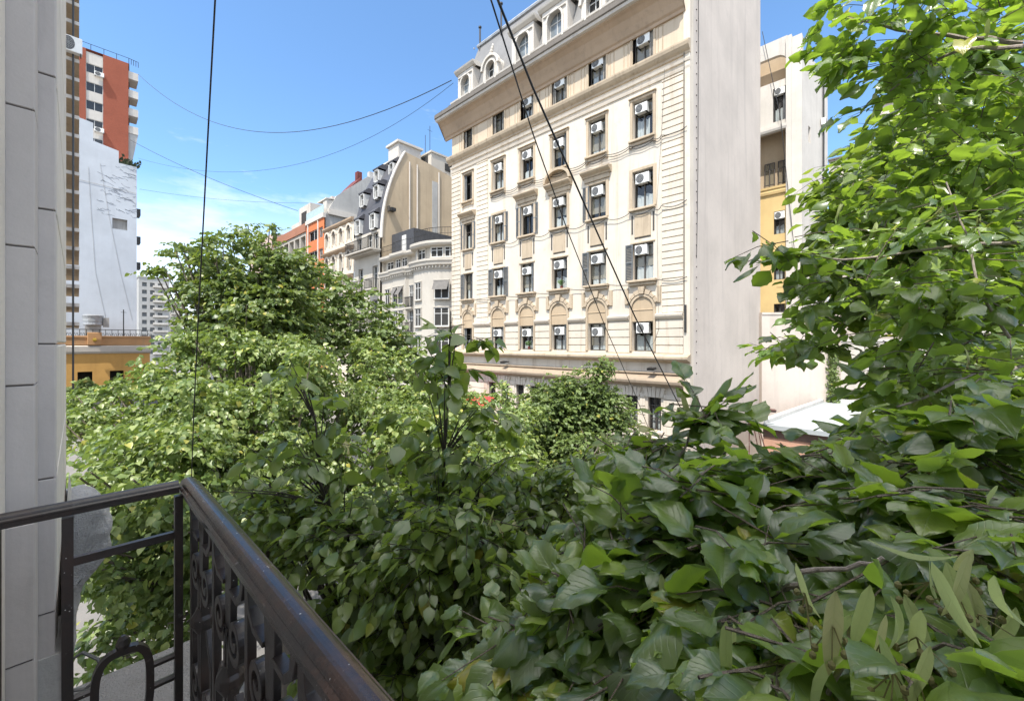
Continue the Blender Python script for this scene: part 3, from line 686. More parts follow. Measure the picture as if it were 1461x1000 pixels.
def segM(i0, i1): return MO(plan[i0], plan[i1])
def dwin(M, u0, u1, v0, v1, kind=''):
    w = window(D, M, u0, u1, v0, v1, -.02, (0, 0), 0, M_WFRAME, bars=1)
    k = MB(); k.pbox(M,u0+.03,u1-.03,v0+.03,v1-.03,.0,.018); obj('dark_glazing', k, M_DARKROOM, w)
    t = MB(); t.bbox(M,u0-.08,u1+.08,v0-.1,v0,0,.16,.02); t.bbox(M,u0-.07,u0,v0,v1,0,.09,.02); t.bbox(M,u1,u1+.07,v0,v1,0,.09,.02); t.bbox(M,u0-.07,u1+.07,v1,v1+.08,0,.12,.02); obj('window_surround', t, M_OFFW, w)
    if 'a' in kind:
        a = MB(); a.hexa([M(u0,v1-.75,.55),M(u1,v1-.75,.55),M(u1,v1-.72,.53),M(u0,v1-.72,.53),M(u0,v1+.02,.05),M(u1,v1+.02,.05),M(u1,v1+.05,.05),M(u0,v1+.05,.05)]); obj('awning', a, simple('dusty_grey_canvas', (.15,.14,.13), .9), w)
    if 'b' in kind: balcony(D, M, u0-.2, u1+.2, v0-.02, .55, .9, M_OFFW)
    if 's' in kind:
        a = shutter_mb(M,u0+.04,u1-.04,v0+.05,v1-.03,.0,.05); obj('shutter', a, M_SHUT2, w)
MD0, MD1, MD2 = segM(0, 1), segM(2, 3), segM(4, 5)
MBow = MO((19.05, 28.95), (19.05, 27.95)); MBow2_ = MO(plan[-4], plan[-1]); MBow2 = lambda u, v, d: MBow2_(u, v, d+.20); MBl_ = MO(plan[7], plan[12]); MBl = lambda u, v, d: MBl_(u, v, d+.16)
for v0, v1, r in ((10.95, 12.45, 0), (8.8, 10.35, 1), (6.6, 8.2, 2), (4.4, 6.0, 2)):
    dwin(MD0, .7, 1.5, v0, v1, ''); dwin(MD1, .25, .95, v0, v1, 'a' if r == 0 else ''); dwin(MD1, 1.2, 1.9, v0, v1, 'as' if r == 0 else 's'); dwin(MD2, .25, .95, v0-.4, v1, 'b'); dwin(MBow2, .5, 1.7, v0, v1-.1, 'a' if r == 0 else ''); dwin(MBow, .05, .85, v0, v1-.1, 's' if r == 1 else '')
for M, a, b in ((MD0, .5, 1.6), (MD1, .15, .95), (MD1, 1.2, 2.0), (MBl, .15, 1.0), (MBow, .0, .95), (MBow2, .1, 1.1), (MBow2, 1.25, 2.1)):
    Mi = (lambda M: (lambda u, v, d: M(u, v, d-.35)))(M); dwin(Mi, a, b, 14.25, 15.05, '')
bp = MB()
pts = offs(-.05); zz = 15.6
for a, b in zip(pts[:-1], pts[1:]):
    bp.tube([(a[0],a[1],zz+.95),(b[0],b[1],zz+.95)], .025, 4); bp.tube([(a[0],a[1],zz+.5),(b[0],b[1],zz+.5)], .015, 4)
    L = math.dist(a, b); k = max(1, int(L/.22))
    for j in range(k): x, y = a[0]+(b[0]-a[0])*j/k, a[1]+(b[1]-a[1])*j/k; bp.tube([(x,y,zz),(x,y,zz+.95)], .012, 4)
obj('terrace_railing', bp, M_IRON, D)
m = MB(); m.box(21.0, 25.6, 32.2, 35.95, 15.6, 17.9); obj('penthouse', m, simple('black_cladding', (.05,.052,.06), .7, var=.3), D)
m = MB(); m.box(20.96, 21.0, 33.4, 34.1, 15.7, 17.5); obj('penthouse_window', m, M_WFRAME, D)
m = MB(); m.box(25.8, 29, 26, 28.2, 15.6, 21.4); obj('stair_tower', m, M_WHITE, D)
m = MB(); m.tube([(24, 29.5, 15.6), (24, 29.5, 17.3)], .3, 8); m.tube([(23.2, 28.2, 15.6), (23.2, 28.2, 18.6)], .04, 5); m.tube([(23.2, 28.2, 18.2), (23.8, 28.2, 18.2)], .03, 4); obj('roof_vent', m, M_TIN, D)
# ---- E: black mansard house with the tall tan party wall
E_ = thing('apartment_building', 'house with black curved mansard and tall tan blank party wall', 'building', (22, 39, 0))
ME = MX(20.0); eops = []
EC = [37.35, 40.3]
for z in (10.6, 13.9): eops += [(c-.5, c+.5, z-1.2, z+1.1) for c in EC]
eops += [(c-.5, c+.5, 6.0, 8.2) for c in EC]+[(c-.5, c+.5, 16.6, 18.0+.2) for c in (37.2, 38.4, 40.6)]
m = MB(); m.facade(ME, 36.05, 41.75, 0, 18.4, eops, .3); obj('wall', m, M_OFFW, E_)
rooms_each(E_, ME, eops, .3, 1.0, M_DARKROOM)
for o_ in eops: window(E_, ME, *o_, .25, (0, 0), 0, M_WFRAME, bars=1)
for c in EC:
    for z in (6.0, 9.4, 12.7): balcony(E_, ME, c-.8, c+.8, z, .75, .95, M_OFFW)
balcony(E_, ME, 36.2, 41.6, 16.45, 1.1, 1.1, M_OFFW)
def curve(t): return 20.1+2.55*(t**2.05)
m = MB(); n = 12
rows = [[(curve(i/n), 36.4, 18.4+7.9*i/n), (curve(i/n), 41.75, 18.4+7.9*i/n)] for i in range(n+1)]
m.add([q for r in rows for q in r], [(2*i, 2*i+1, 2*i+3, 2*i+2) for i in range(n)]); m.quad((23,36.4,26.3),(23,41.75,26.3),(28,41.75,26.0),(28,36.4,26.0)); obj('mansard_roof', m, M_BLKROOF, E_)
m = MB(); side = [(20.0, 0), (20.0, 17.4)]+[(curve(i/n)-.1, 17.5+9.0*i/n) for i in range(n+1)]+[(25.3, 26.2), (28.6, 25.6), (28.6, 0)]
m.poly(lambda u, v, d: (u, 36.05+d, v), side, 0, .35); obj('party_wall', m, M_TANWALL, E_)
m = MB(); m.strap([(curve(i/n)-.1, 36.15, 17.5+9.05*i/n) for i in range(n+1)], .11, (0, 1, 0), .4); obj('wall_coping', m, M_WHITE, E_)
m = MB()
for x in (23.0, 23.9, 26.6): m.tube([(x, 35.98, 15.6), (x, 35.98, 25.6)], .07, 6)
obj('drain_pipe', m, M_WHITE, E_); m = MB(); m.box(25.75, 26.45, 35.99, 36.2, 15.6, 24.5); obj('light_shaft', m, M_GREYWALL, E_)
m = MB(); m.box(28.55, 28.95, 35.9, 36.5, 15, 26.6); m.tube([(29.3, 36.2, 20), (29.3, 36.2, 27.3)], .12, 6); obj('chimney', m, M_CONC, E_)
def edorm(c, z, x, w=1.1, h=1.6):
    M = MX(x); m = MB(); m.pbox(M,c-w/2,c-w/2+.14,z,z+h,-1.6,.1); m.pbox(M,c+w/2-.14,c+w/2,z,z+h,-1.6,.1); m.pbox(M,c-w/2,c+w/2,z+h-.14,z+h,-1.6,.1); m.pbox(M,c-w/2,c+w/2,z,z+.1,-1.6,.1)
    m.cur = 1; m.sweep([(.16,z+h),(.16,z+h+.12),(-.3,z+h+.5),(-1.6,z+h+.5),(-1.6,z+h)], [(lambda d, v, u=u: M(u, v, d)) for u in (c-w/2-.12, c+w/2+.12)]); d = obj('dormer', m, [M_WFRAME, M_BLKROOF], E_)
    k = MB(); k.pbox(M,c-w/2+.14,c+w/2-.14,z+.1,z+h-.14,-.2,-.15); obj('pane', k, M_DARKROOM, d)
    k = MB()
    for u in (c-w/2+.14, c-.03, c+w/2-.2): k.pbox(M,u,u+.06,z+.1,z+h-.14,-.15,-.1)
    k.pbox(M,c-w/2+.14,c+w/2-.14,z+h*.6,z+h*.6+.05,-.148,-.105); obj('window_frame', k, M_WFRAME, d)
edorm(37.5, 18.5, 19.85); edorm(40.6, 18.5, 19.85); edorm(37.6, 21.6, 20.3, 1.0, 1.4); edorm(40.4, 21.4, 20.25, 1.0, 1.4); edorm(39.4, 24.0, 21.3, 1, 1.3); edorm(37.0, 24.1, 21.6, .9, 1.3)
m = MB(); m.box(22.6, 25.8, 37.5, 40, 25.6, 26.3); m.box(22.4, 26, 37.3, 40.2, 26.3, 26.45); m.box(22.9, 25.6, 37.9, 39.9, 26.45, 28.2); m.box(22.7, 25.8, 37.7, 40.1, 28.2, 28.42); obj('water_tank_house', m, M_WHITE, E_); m = MB(); m.box(26.2, 29.8, 36.8, 40.5, 25.6, 27.9); m.box(26.1, 29.9, 36.7, 40.6, 27.9, 28.1); obj('roof_house', m, M_OFFW, E_)
m = MB(); m.box(28.0, 29.0, 36.76, 36.8, 26.5, 27.3); m.box(26.16, 26.2, 37.4, 38.6, 26.2, 27.8); obj('roof_house_window', m, M_DARKROOM, E_)
m = MB(); m.tube([(26.3, 37.2, 28.1), (26.3, 37.2, 30.9)], .03, 5); m.tube([(26.0, 37.2, 30.4), (26.6, 37.2, 30.4)], .02, 4); m.tube([(26.4, 38.2, 28.1), (26.4, 38.2, 30.3)], .03, 5); obj('antenna', m, M_IRON, E_)
o = thing('wall_lamp', 'dark box lamp fixed on the tan party wall', 'lamp', (20.9, 35.7, 20.3)); m = MB(); m.box(20.7, 21.2, 35.5, 36.02, 20.15, 20.45); obj('lamp_head', m, M_IRON, o); m = MB(); m.box(20.55, 20.68, 35.7, 36.02, 20.1, 20.6); obj('bracket', m, M_FRAME, o)
# ---- F: cream house with arches under the roof
Fh = thing('apartment_building', 'cream house with a row of small arches under its roof line beside the black mansard', 'building', (20, 45.5, 0))
MFh = MX(20.0); FC = [42.9, 44.75, 46.6, 48.4]
fops = [(c-.42, c+.42, a, b) for c in FC for a, b in ((18.5, 19.6), (15.2, 16.8), (11.9, 13.9), (8.6, 10.6), (5, 7))]
m = MB(); m.facade(MFh, 41.8, 49.3, 0, 20.5, fops, .3); obj('wall', m, M_CREAM, Fh)
rooms_each(Fh, MFh, fops, .3, 1, M_DARKROOM)
m = MB()
for v in (17.4, 14.4): m.sweep([(0,v-.1),(.2,v),(.4,v+.15),(.45,v+.3),(0,v+.4)], [(lambda d, z, u=u: MFh(u, z, d)) for u in (41.8, 49.3)])
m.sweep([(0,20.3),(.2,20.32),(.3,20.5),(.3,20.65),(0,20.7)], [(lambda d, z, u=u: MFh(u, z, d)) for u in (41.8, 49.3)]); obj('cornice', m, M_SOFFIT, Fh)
m = MB()
for c in FC:
    for vs, rr in ((19.6, .42), (16.8, .42), (13.9, .42)):
        for i in range(8):
            c0, c1 = math.pi*i/8, math.pi*(i+1)/8
            m.poly(MFh, [(c+k*math.cos(q), vs+k*math.sin(q)) for k, q in ((rr,c0),(rr+.22,c0),(rr+.22,c1),(rr,c1))], 0, .14)
        m.bbox(MFh,c-rr-.16,c-rr,vs-1.2,vs,0,.1,.02); m.bbox(MFh,c+rr,c+rr+.16,vs-1.2,vs,0,.1,.02)
obj('arch_moulding', m, M_CREAM, Fh)
m = MB()
for c in FC:
    for vs in (19.6, 16.8, 13.9): m.poly(MFh, [(c+.42*math.cos(math.pi*i/8), vs+.42*math.sin(math.pi*i/8)) for i in range(9)], 0, .02)
obj('arch_panel', m, M_FRAME, Fh)
for o_ in fops: window(Fh, MFh, *o_, .22, (0, 0), 0, M_WFRAME)
for c in FC[:2]: balcony(Fh, MFh, c-.6, c+.6, 11.85, .5, .9, M_CREAM)
# ---- H: orange house with the red roof and grey gable wall
Hh = thing('apartment_building', 'narrow orange house with glass roof terrace, red sloping roof and grey gable wall', 'building', (20, 52, 0))
MH = MX(20.0)
hop = []
for i in range(5):
    z = 20.1-2.55*i; hop += [(49.75, 50.9, z-.1, z+1.15), (51.15, 54.0, z-.1, z+1.15)]
m = MB(); m.facade(MH, 49.32, 54.8, 0, 22.2, hop, .2); obj('wall', m, M_ORANGE, Hh)
rooms_each(Hh, MH, hop, .2, .8, M_DARKROOM)
for o_ in hop: window(Hh, MH, *o_, .16, (0, 0), 0, M_WFRAME, bars=0, mullion=True); 
m = MB(); m.bbox(MH,50.95,51.12,8,22.2,0,.12,.02); m.bbox(MH,54.05,54.25,8,22.2,0,.12,.02); m.bbox(MH,49.32,54.8,22.2,22.75,-.2,.16,.03); m.box(20.6,24,49.4,54.7,22.75,23.4); obj('white_trim', m, M_WHITE, Hh)
m = MB(); m.pbox(MH,49.4,54.7,22.76,23.7,.02,.05); obj('terrace_glass', m, simple('pale_terrace_glass', (.42,.55,.56), .15, var=.15), Hh)
m = MB(); m.box(22.2, 25, 52.4, 54.6, 23.4, 26.0); obj('roof_house', m, M_WHITE, Hh); m = MB(); m.box(22.15, 22.2, 52.8, 54.2, 23.8, 25.4); obj('roof_house_window', m, M_DARKROOM, Hh)
m = MB(); m.poly(MY(49.7), [(20.3, 20.6), (20.3, 22.6), (21.6, 25.2), (25.6, 28.7), (27, 28.6), (30, 26.5), (30, 20.6)], -.35, 0); obj('gable_wall', m, M_GREYWALL, Hh)
m = MB(); m.hexa([(21.4,49.9,23.9),(21.4,52.4,23.9),(24.9,52.4,28.2),(24.9,49.9,28.2),(21.2,49.9,24.1),(21.2,52.4,24.1),(24.8,52.4,28.45),(24.8,49.9,28.45)]); obj('red_roof', m, M_TERRA, Hh)
m = MB(); m.box(24.6, 25.2, 50.4, 51.1, 27.6, 29.3); obj('chimney', m, M_TERRA, Hh); m = MB(); m.box(25.9, 26.5, 49.8, 50.4, 28.2, 29.5); obj('chimney', m, M_CONC, Hh)
m = MB(); m.box(20.5, 22.3, 49.9, 50.9, 22.75, 24.6); m.hexa([(20.4,49.8,24.6),(22.6,49.8,24.9),(22.6,52.4,24.9),(20.4,52.4,24.6),(20.4,49.8,24.75),(22.6,49.8,25.05),(22.6,52.4,25.05),(20.4,52.4,24.75)]); obj('terrace_canopy', m, M_WHITE, Hh)
# ---- I: white grid house
Ih = thing('apartment_building', 'pale house with a grid of deep balconies and a red-brown roof band', 'building', (20, 61, 0))
MI = MX(20.0); iops = []
for k in range(6):
    for j in range(6): 
        u = 55.1+2.05*k; z = 18.7-2.85*j; iops.append((u, u+1.7, z, z+2.4))
m = MB(); m.facade(MI, 54.85, 67.5, 0, 21.5, iops, .9); m.quad((20.9,54.85,0),(20.9,67.5,0),(20.9,67.5,21.5),(20.9,54.85,21.5)); m.quad((20,67.5,0),(30,67.5,0),(30,67.5,22),(20,67.5,22)); obj('wall', m, M_OFFW, Ih)
m = MB(); m.bbox(MI,54.85,67.5,21.5,22.6,-.1,.15,.03); obj('roof_band', m, plaster('redbrown_band', (.34,.15,.09), dirt=(.15,.08,.05)), Ih)
Mr = MX(20.9)
for a, b, c, d in iops:
    k = window(Ih, Mr, a+.15, b-.15, c+.05, d-.3, -.04, (0, 0), 0, M_WFRAME, bars=0, sub=False); g = MB(); g.pbox(Mr,a+.18,b-.18,c+.08,d-.33,.0,.03); obj('dark_glazing', g, M_DARKROOM, k)
    g = railing_mb(MI, a, b, c, -.05, .85, 6); obj('railing', g, M_IRON, k)
m = MB(); m.box(21.5, 25, 57.5, 61.5, 22.6, 26.2); m.box(22, 26, 61.5, 66, 22.6, 24.8); obj('roof_house', m, M_WHITE, Ih)
m = MB(); m.box(21.46, 21.5, 58.8, 60.6, 23.4, 25.4); m.box(22.2, 24.6, 57.46, 57.5, 23.4, 25.2); obj('roof_house_window', m, M_DARKROOM, Ih)
J = thing('apartment_building', 'plain pinkish block at the far end of the row, half hidden by the tree', 'building', (20, 74, 0))
m = MB(); jo = [(68+2.1*k, 69.2+2.1*k, 5+3*j, 6.6+3*j) for k in range(5) for j in range(6)]; MJ = MX(20); m.facade(MJ, 67.55, 79, 0, 23.5, jo, .2); m.box(20, 30, 67.55, 67.6, 0, 23.5); m.box(20, 30, 67.5, 79, 23.5, 23.7); obj('wall', m, plaster('pink_render', (.55,.42,.37)), J)
rooms_each(J, MJ, jo, .2, .8, M_DARKROOM)
# ================================================================== left side of the street
Mt = thing('apartment_building', 'tall cream building with a stack of thin balcony slabs beside the near pilaster', 'building', (-3, 70, 0))
m = MB(); m.box(-8, -1.6, 64, 72, 0, 48); obj('wall', m, M_OFFW, Mt)
for k in range(19):
    z = 9.7+2.06*k; s_ = MB(); s_.bbox(MY(66.0), -1.6, .22-.0*k, z-.30, z, -12.5, 0, .05); o = obj('balcony_slab', s_, M_TANWALL, Mt)
    r_ = MB(); r_.pbox(MY(66.0), -1.6, .23, z-.32, z+.06, 0, .1); obj('slab_edge', r_, M_WHITE, o)
m = MB(); m.tube([(-.25, 65.7, 2), (-.25, 65.7, 49)], .09, 5); obj('drain_pipe', m, M_IRON, Mt)
o = copy_tree(ac0); o.location = (-.35, 65.4, 38.9); o.scale = (2.0, 2.0, 3.0); o.rotation_euler = (0, 0, R(90)); o['label'] = 'grilled box unit hung on the tall balcony stack beside the red tower'; del o['group']
# ochre house with the iron parapet
Oc = thing('house', 'low ochre house with white cornice and iron roof railing at the street end', 'house', (3, 80, 0))
m = MB(); MOc = MY(80.0); oo = [(.1, 1.5, 0, 3.6), (3.2, 4.6, 0, 3.6)]; m.facade(MOc, -3, 7.4, 0, 8.4, oo, .4); m.quad((7.4,80,0),(7.4,90,0),(7.4,90,8.4),(7.4,80,8.4)); obj('wall', m, M_OCHRE, Oc)
rooms_each(Oc, MOc, oo, .4, 1.5, M_DARKROOM)
m = MB(); m.sweep([(0,6.0),(.15,6.05),(.3,6.3),(.32,7.0),(0,7.15)], [(lambda d, v, u=u: MOc(u, v, d)) for u in (-3, 7.5)]); obj('cornice', m, M_WHITE, Oc)
m = MB(); m.sweep([(0,7.2),(.12,7.25),(.12,8.1),(.2,8.2),(.2,8.4),(-.2,8.45)], [(lambda d, v, u=u: MOc(u, v, d)) for u in (-3, 7.5)]); m.bbox(MOc,1.0,2.4,7.2,8.9,.1,.4,.05); obj('parapet', m, plaster('terracotta_parapet', (.50,.28,.13)), Oc)
m = MB()
for i in range(17):
    u = -2.8+.62*i; m.tube([MOc(u+.5*k/6, 8.45+.42*abs(math.sin(k*math.pi/3)), .05) for k in range(7)], .035, 4); m.pbox(MOc,u-.03,u+.03,8.45,9.3,.02,.08)
m.pbox(MOc,-3,7.5,9.25,9.34,.02,.08); obj('roof_railing', m, M_IRON, Oc)
m = MB(); m.lathe(MOc(1.7, 7.9, .5), [(.1,-.2),(.25,0),(.1,.25)], 10); obj('wall_lantern', m, simple('yellow_lantern', (.75,.5,.05), .5), Oc)
Wt = thing('water_tank', 'grey ribbed water tank on a stand, on the roof of the ochre house', 'water tank', (1.6, 82, 8.4))
m = MB(); m.lathe((1.6,82,9.9), [(.95,0),(1.0,.1),(.97,.5),(1.02,.55),(1.02,.9),(1.06,1.2),(1.1,1.25),(1.1,1.4),(.9,1.5)], 18); obj('tank', m, M_TIN, Wt, smooth=False)
m = MB(); m.box(.8,2.4,81.4,82.6,8.45,9.9); obj('stand', m, M_GREYWALL, Wt); m = MB(); m.box(2.6,3.2,81.6,82.4,9.7,11.0); obj('side_box', m, M_GREYWALL, Wt)
o = MB(); o.tube([(4.7,82,8.4),(4.7,82,12.3)], .07, 5); o.tube([(4.4,82,11.9),(5.0,82,11.9)], .03, 4); tag(obj('antenna_pole', o, M_IRON), 'thin upright pole on the roof of the ochre house', 'pole')
# pale blue blind wall with the red brick tower behind it
K = thing('apartment_building', 'building with a huge blind pale blue wall, peeling paint and one small window', 'building', (4, 92, 0))
m = MB(); MK = MY(86.0); ko = [(3.7, 5.35, 24.6, 26.2)]
m.facade(MK, -2, 6.42, 0, 34.6, ko, .3); m.poly(MK, [(-2,34.6),(4.4,34.6),(4.4,36.4),(1.7,37.0),(1.7,39.6),(-2,40.2)], -.4, 0); m.quad((6.42,86,0),(6.42,91.5,0),(6.42,91.5,34.6),(6.42,86,34.6)); m.quad((-2,86,34.6),(6.42,86,34.6),(6.42,93,34.6),(-2,93,34.6)); obj('wall', m, M_BLUEWALL, K)
rooms_each(K, MK, ko, .3, .5, M_GREYWALL)
pe = MB()
for i in range(60):
    u, z = random.uniform(2.0, 6.2), random.uniform(26.5, 34.2); pts = [(u, z)]
    for k in range(random.randint(3, 7)): u += random.uniform(.08, .3); z += random.uniform(-.2, .15); pts.append((min(u, 6.35), z))
    pe.tube([MK(a, b, .004) for a, b in pts], [random.uniform(.008, .035) for _ in pts], 3)
obj('peeling_paint', pe, simple('bare_render_cracks', (.30,.31,.33), .9), K)['kind'] = 'stuff'
wi = MB(); wi.tube([MK(1.2,33,.03),MK(1.5,26,.03),MK(1.9,18,.03),MK(3,11,.03)], .014, 4); wi.tube([MK(2.4,34,.03),MK(3.4,26,.03),MK(4.6,18,.03),MK(5.9,11,.03)], .014, 4); wi.tube([MK(-1,31,.05),MK(6.4,30.5,.05)], .02, 4); obj('wall_cable', wi, M_GREYWALL, K)
bl = MB()
for z in (19, 23, 27.3): bl.box(6.42, 6.9, 86.4, 88.5, z, z+1.0)
obj('side_balcony', bl, M_IRON, K)
rp = MB(); 
for i in range(90):
    c = np.array([random.uniform(4.4, 6.9), 86.3+random.uniform(-.4, .4), 34.7+random.uniform(0, 1.3)*random.random()]); e = np.array([random.uniform(-.25,.25), .05, random.uniform(-.2,.2)]); f = np.array([.08, -.1, .2]); rp.add([c-e, c+f, c+e, c-f], [(0,1,2,3)])
o = tag(obj('roof_plant', rp, simple('roof_plant_green', (.06,.08,.04), .8)), 'scrubby plants on the roof corner of the pale blue wall', 'plant')
L_ = thing('apartment_building', 'red brick tower with white spandrel windows and corner balconies', 'building', (4, 97, 0))
ML = MY(95.0); lo = []
for j in range(8): lo.append((1.05, 3.0, 50.95-2.95*j, 52.4-2.95*j))
m = MB(); m.facade(ML, 3.0, 6.05, 20, 54.6, [], .2); m.facade(ML, 0, 1.05, 20, 54.6, [], .2); m.quad((6.05,95,20),(6.05,105,20),(6.05,105,54.6),(6.05,95,54.6)); m.quad((0,95,54.6),(6.05,95,54.6),(6.05,105,54.6),(0,105,54.6)); obj('brick_wall', m, M_BRICK, L_)
m = MB(); m.facade(lambda u, v, d: ML(u, v, d-.12), 1.05, 3.0, 20, 54.2, lo, .2); obj('spandrel', m, M_WHITE, L_)
rooms_each(L_, lambda u, v, d: ML(u, v, d-.12), lo, .2, .8, M_DARKROOM)
for o_ in lo:
    window(L_, lambda u, v, d: ML(u, v, d-.12), *o_, .12, (0, 0), 0, M_WFRAME, bars=0)
for z in (43.2, 46.2, 49.3, 52.4):
    m = MB(); m.box(6.05, 7.3, 95.2, 98.5, z-.2, z); m.box(6.05, 7.3, 95.2, 95.35, z, z+1.05); m.box(7.2, 7.3, 95.35, 98.5, z, z+1.05); b_ = obj('balcony', m, M_WHITE, L_)
    m = MB(); m.box(6.06, 6.2, 95.5, 98, z, z+2.4); obj('balcony_door', m, M_DARKROOM, b_)
m = MB(); m.hexa([(6.05,95.3,36),(6.2,95.3,36),(6.2,98,36),(6.05,98,36),(6.05,95.3,43),(7.3,95.3,43),(7.3,98,43),(6.05,98,43)]); obj('balcony_bracket', m, M_GREYWALL, L_)
m = MB()
for a, b in (((.1,95.05),(6.1,95.05)), ((6.1,95.05),(7.3,95.3))):
    m.tube([(a[0],a[1],55.5),(b[0],b[1],55.5)], .05, 4)
    for k in range(5): x = a[0]+(b[0]-a[0])*k/4; y = a[1]+(b[1]-a[1])*k/4; m.tube([(x,y,54.6),(x,y,55.5)], .04, 4)
obj('roof_railing', m, M_IRON, L_)
for z, lab in ((50.6, 'AC unit under the top window of the red brick tower'), (41.6, 'AC unit under the red tower window just above the pale blue wall')):
    o = copy_tree(ac0); o.location = (2.55, 94.7, z); o.scale = (1.4, 1.4, 1.2); o.rotation_euler = (0, 0, R(90)); o['label'] = lab; o['group'] = 'air conditioners on the red brick tower'
# far blocks
for nm, x0, x1, y, z, lab in (('a', 17, 26.5, 220, 33.5, 'far grey high-rise with stacked balconies between the pale blue wall and the tree'), ('b', 27, 35, 250, 26, 'far pale low block behind the tree top')):
    T = thing('high_rise', lab, 'building', ((x0+x1)/2, y, 0)); m = MB(); MT = MY(y); fo = [(x0+1+2.4*i, x0+2.4+2.4*i, 3+3*j, 4.6+3*j) for i in range(int((x1-x0-1)/2.4)) for j in range(int((z-3)/3))]
    m.facade(MT, x0, x1, 0, z, fo, .3); m.quad((x0,y,0),(x0,y+12,0),(x0,y+12,z),(x0,y,z)); m.box(x0-.2,x1+.2,y-.2,y+12,z,z+.5); obj('wall', m, M_GREYWALL if nm == 'a' else M_WHITE, T)
    rooms_each(T, MT, fo, .3, .6, M_GREYWALL if nm == 'b' else M_SHUT)
    m = MB()
    for j in range(int((z-3)/3)): m.box(x0+(x1-x0)*.45, x1-.5, y-1.2, y, 2.8+3*j, 3.6+3*j)
    obj('balcony', m, M_WHITE, T)
# ================================================================== ground
g = MB(); g.quad((-400,-400,0),(500,-400,0),(500,700,0),(-400,700,0)); struct('ground', g, plaster('dusty_ground', (.12,.115,.10), scale=.5))
g = MB(); g.quad((5.2,-200,.006),(15.8,-200,.006),(15.8,300,.006),(5.2,300,.006)); struct('road', g, simple('asphalt', (.055,.055,.057), .85, var=.35, scale=2, bump=.3))
for x0, x1 in ((-.9, 5.2), (15.8, 20)):
    g = MB(); g.box(x0, x1, -200, 300, -.2, .13); g.box(x0 if x0 > 0 else x1-.16, x0+.16 if x0 > 0 else x1, -200, 300, -.2, .134); struct('pavement', g, plaster('pavement_tiles', (.17,.16,.15), scale=2))
g = MB()
for i in range(60): g.quad((10.4,-60+5*i,.011),(10.55,-60+5*i,.011),(10.55,-57+5*i,.011),(10.4,-57+5*i,.011))
struct('road_marking', g, simple('white_road_paint', (.6,.6,.58), .7))
# ================================================================== the house the balcony belongs to
HOME = thing('apartment_building', 'near house wall of large pale grey stone-like blocks with stepped pilasters beside the balcony', 'building', (-.9, 0, 0))
M_TILE = plaster('pale_block_render', (.62, .565, .525), dirt=(.25,.225,.21), streak=.35, blotch=.3, scale=2.5, bump=.08)
M_JOINT = simple('dirty_joint', (.16,.14,.13), .9)
M_FLOOR = plaster('worn_balcony_floor', (.27,.255,.24), dirt=(.10,.09,.08), streak=.2, blotch=.7, scale=6, bump=.8)
M_EDGE = plaster('pale_lit_edge_render', (.80, .73, .64), dirt=(.45,.38,.30), streak=.25, blotch=.25, scale=3, bump=.3)  # paler than the blocks: light on the outer pilaster face put into the colour
m = MB()
ZTOP = 14.0
m.box(-14, -.9, -20, 5.1, 0, ZTOP); obj('wall', m, M_TILE, HOME)
def blocks(m, x0, x1, y0, y1, z0, zs, gap=.006):
    for a, b in zip(zs[:-1], zs[1:]):
        jig = random.uniform(-.003, .003)
        m.bbox(MY(y0+jig), x0, x1, a+gap/2, b-gap/2, -(y1-y0), 0, .0025)
    m.cur = 1; m.box(x0+.004, x1-.006, y0+.007, y1, zs[0], zs[-1])
za = [4.5+.478*k-.015 for k in range(21)]
m = MB(); blocks(m, -.9, -.1, 2.2, 2.38, 0, za); obj('inner_pilaster', m, [M_TILE, M_JOINT], HOME)
zb = [5.95+.515*k for k in range(17)]
m = MB(); blocks(m, -.9, -.0555, 2.38, 2.62, 0, zb); obj('outer_pilaster', m, [M_TILE, M_JOINT], HOME)
m = MB()
for a, b in zip(zb[:-1], zb[1:]): m.bbox(lambda u, v, d: (-.054+d, u, v), 2.5, 4.66, a+.004, b-.004, -.8, .0, .008)
obj('outer_edge', m, M_EDGE, HOME)
m = MB(); m.box(-.9, -.165, 1.98, 2.2, 4.5, ZTOP); obj('door_jamb', m, M_EDGE, HOME)
m = MB(); m.sweep([(0,5.3),(.02,6.0),(.02,6.28),(.012,6.4),(.0,6.5)], [(lambda d, v, u=u: (-.05+d+.01, u, v)) for u in (2.36, 4.7)])
m.hexa([(-.9,2.34,4.4),(.06,2.34,4.4),(.06,2.7,4.4),(-.9,2.7,4.4),(-.9,2.37,6.3),(-.03,2.37,6.3),(-.03,2.7,6.3),(-.9,2.7,6.3)])
obj('pilaster_base', m, M_CONC, HOME)
m = MB(); m.bbox(MY(-2.0), -.9, .42, 5.8, 6.0, -4.62, 0, .02); m.bbox(MY(-2.0), -.9, .36, 5.6, 5.8, -4.55, 0, .05); obj('balcony_floor', m, M_FLOOR, HOME)
for y in (-1.2, 1.7):
    m = MB(); m.poly(lambda u, v, d: (u, y+d, v), [(-.9,4.6),(-.6,4.65),(-.3,5.0),(.1,5.35),(.3,5.6),(-.9,5.6)], 0, .3); obj('floor_bracket', m, M_CONC, HOME)
co = MB()
prof = [(-.3,5.1),(-.02,5.1),(.0,5.5),(.03,5.75),(.12,5.86),(.175,5.95),(.185,6.12),(.14,6.27),(.05,6.35),(-.3,6.36)]
co.poly(lambda u, v, d: (u, 4.3+d, v), prof, 0, .55)
cm = tag(obj('stone_corbel', co, plaster('rough_stone', (.42,.41,.40), dirt=(.10,.10,.10), streak=.3, blotch=.7, scale=7, bump=1.0)), 'weathered grey stone scroll corbel jutting out beside the pale pilasters', 'stone corbel')
bv = cm.modifiers.new('bevel', 'BEVEL'); bv.width = .04; bv.segments = 2
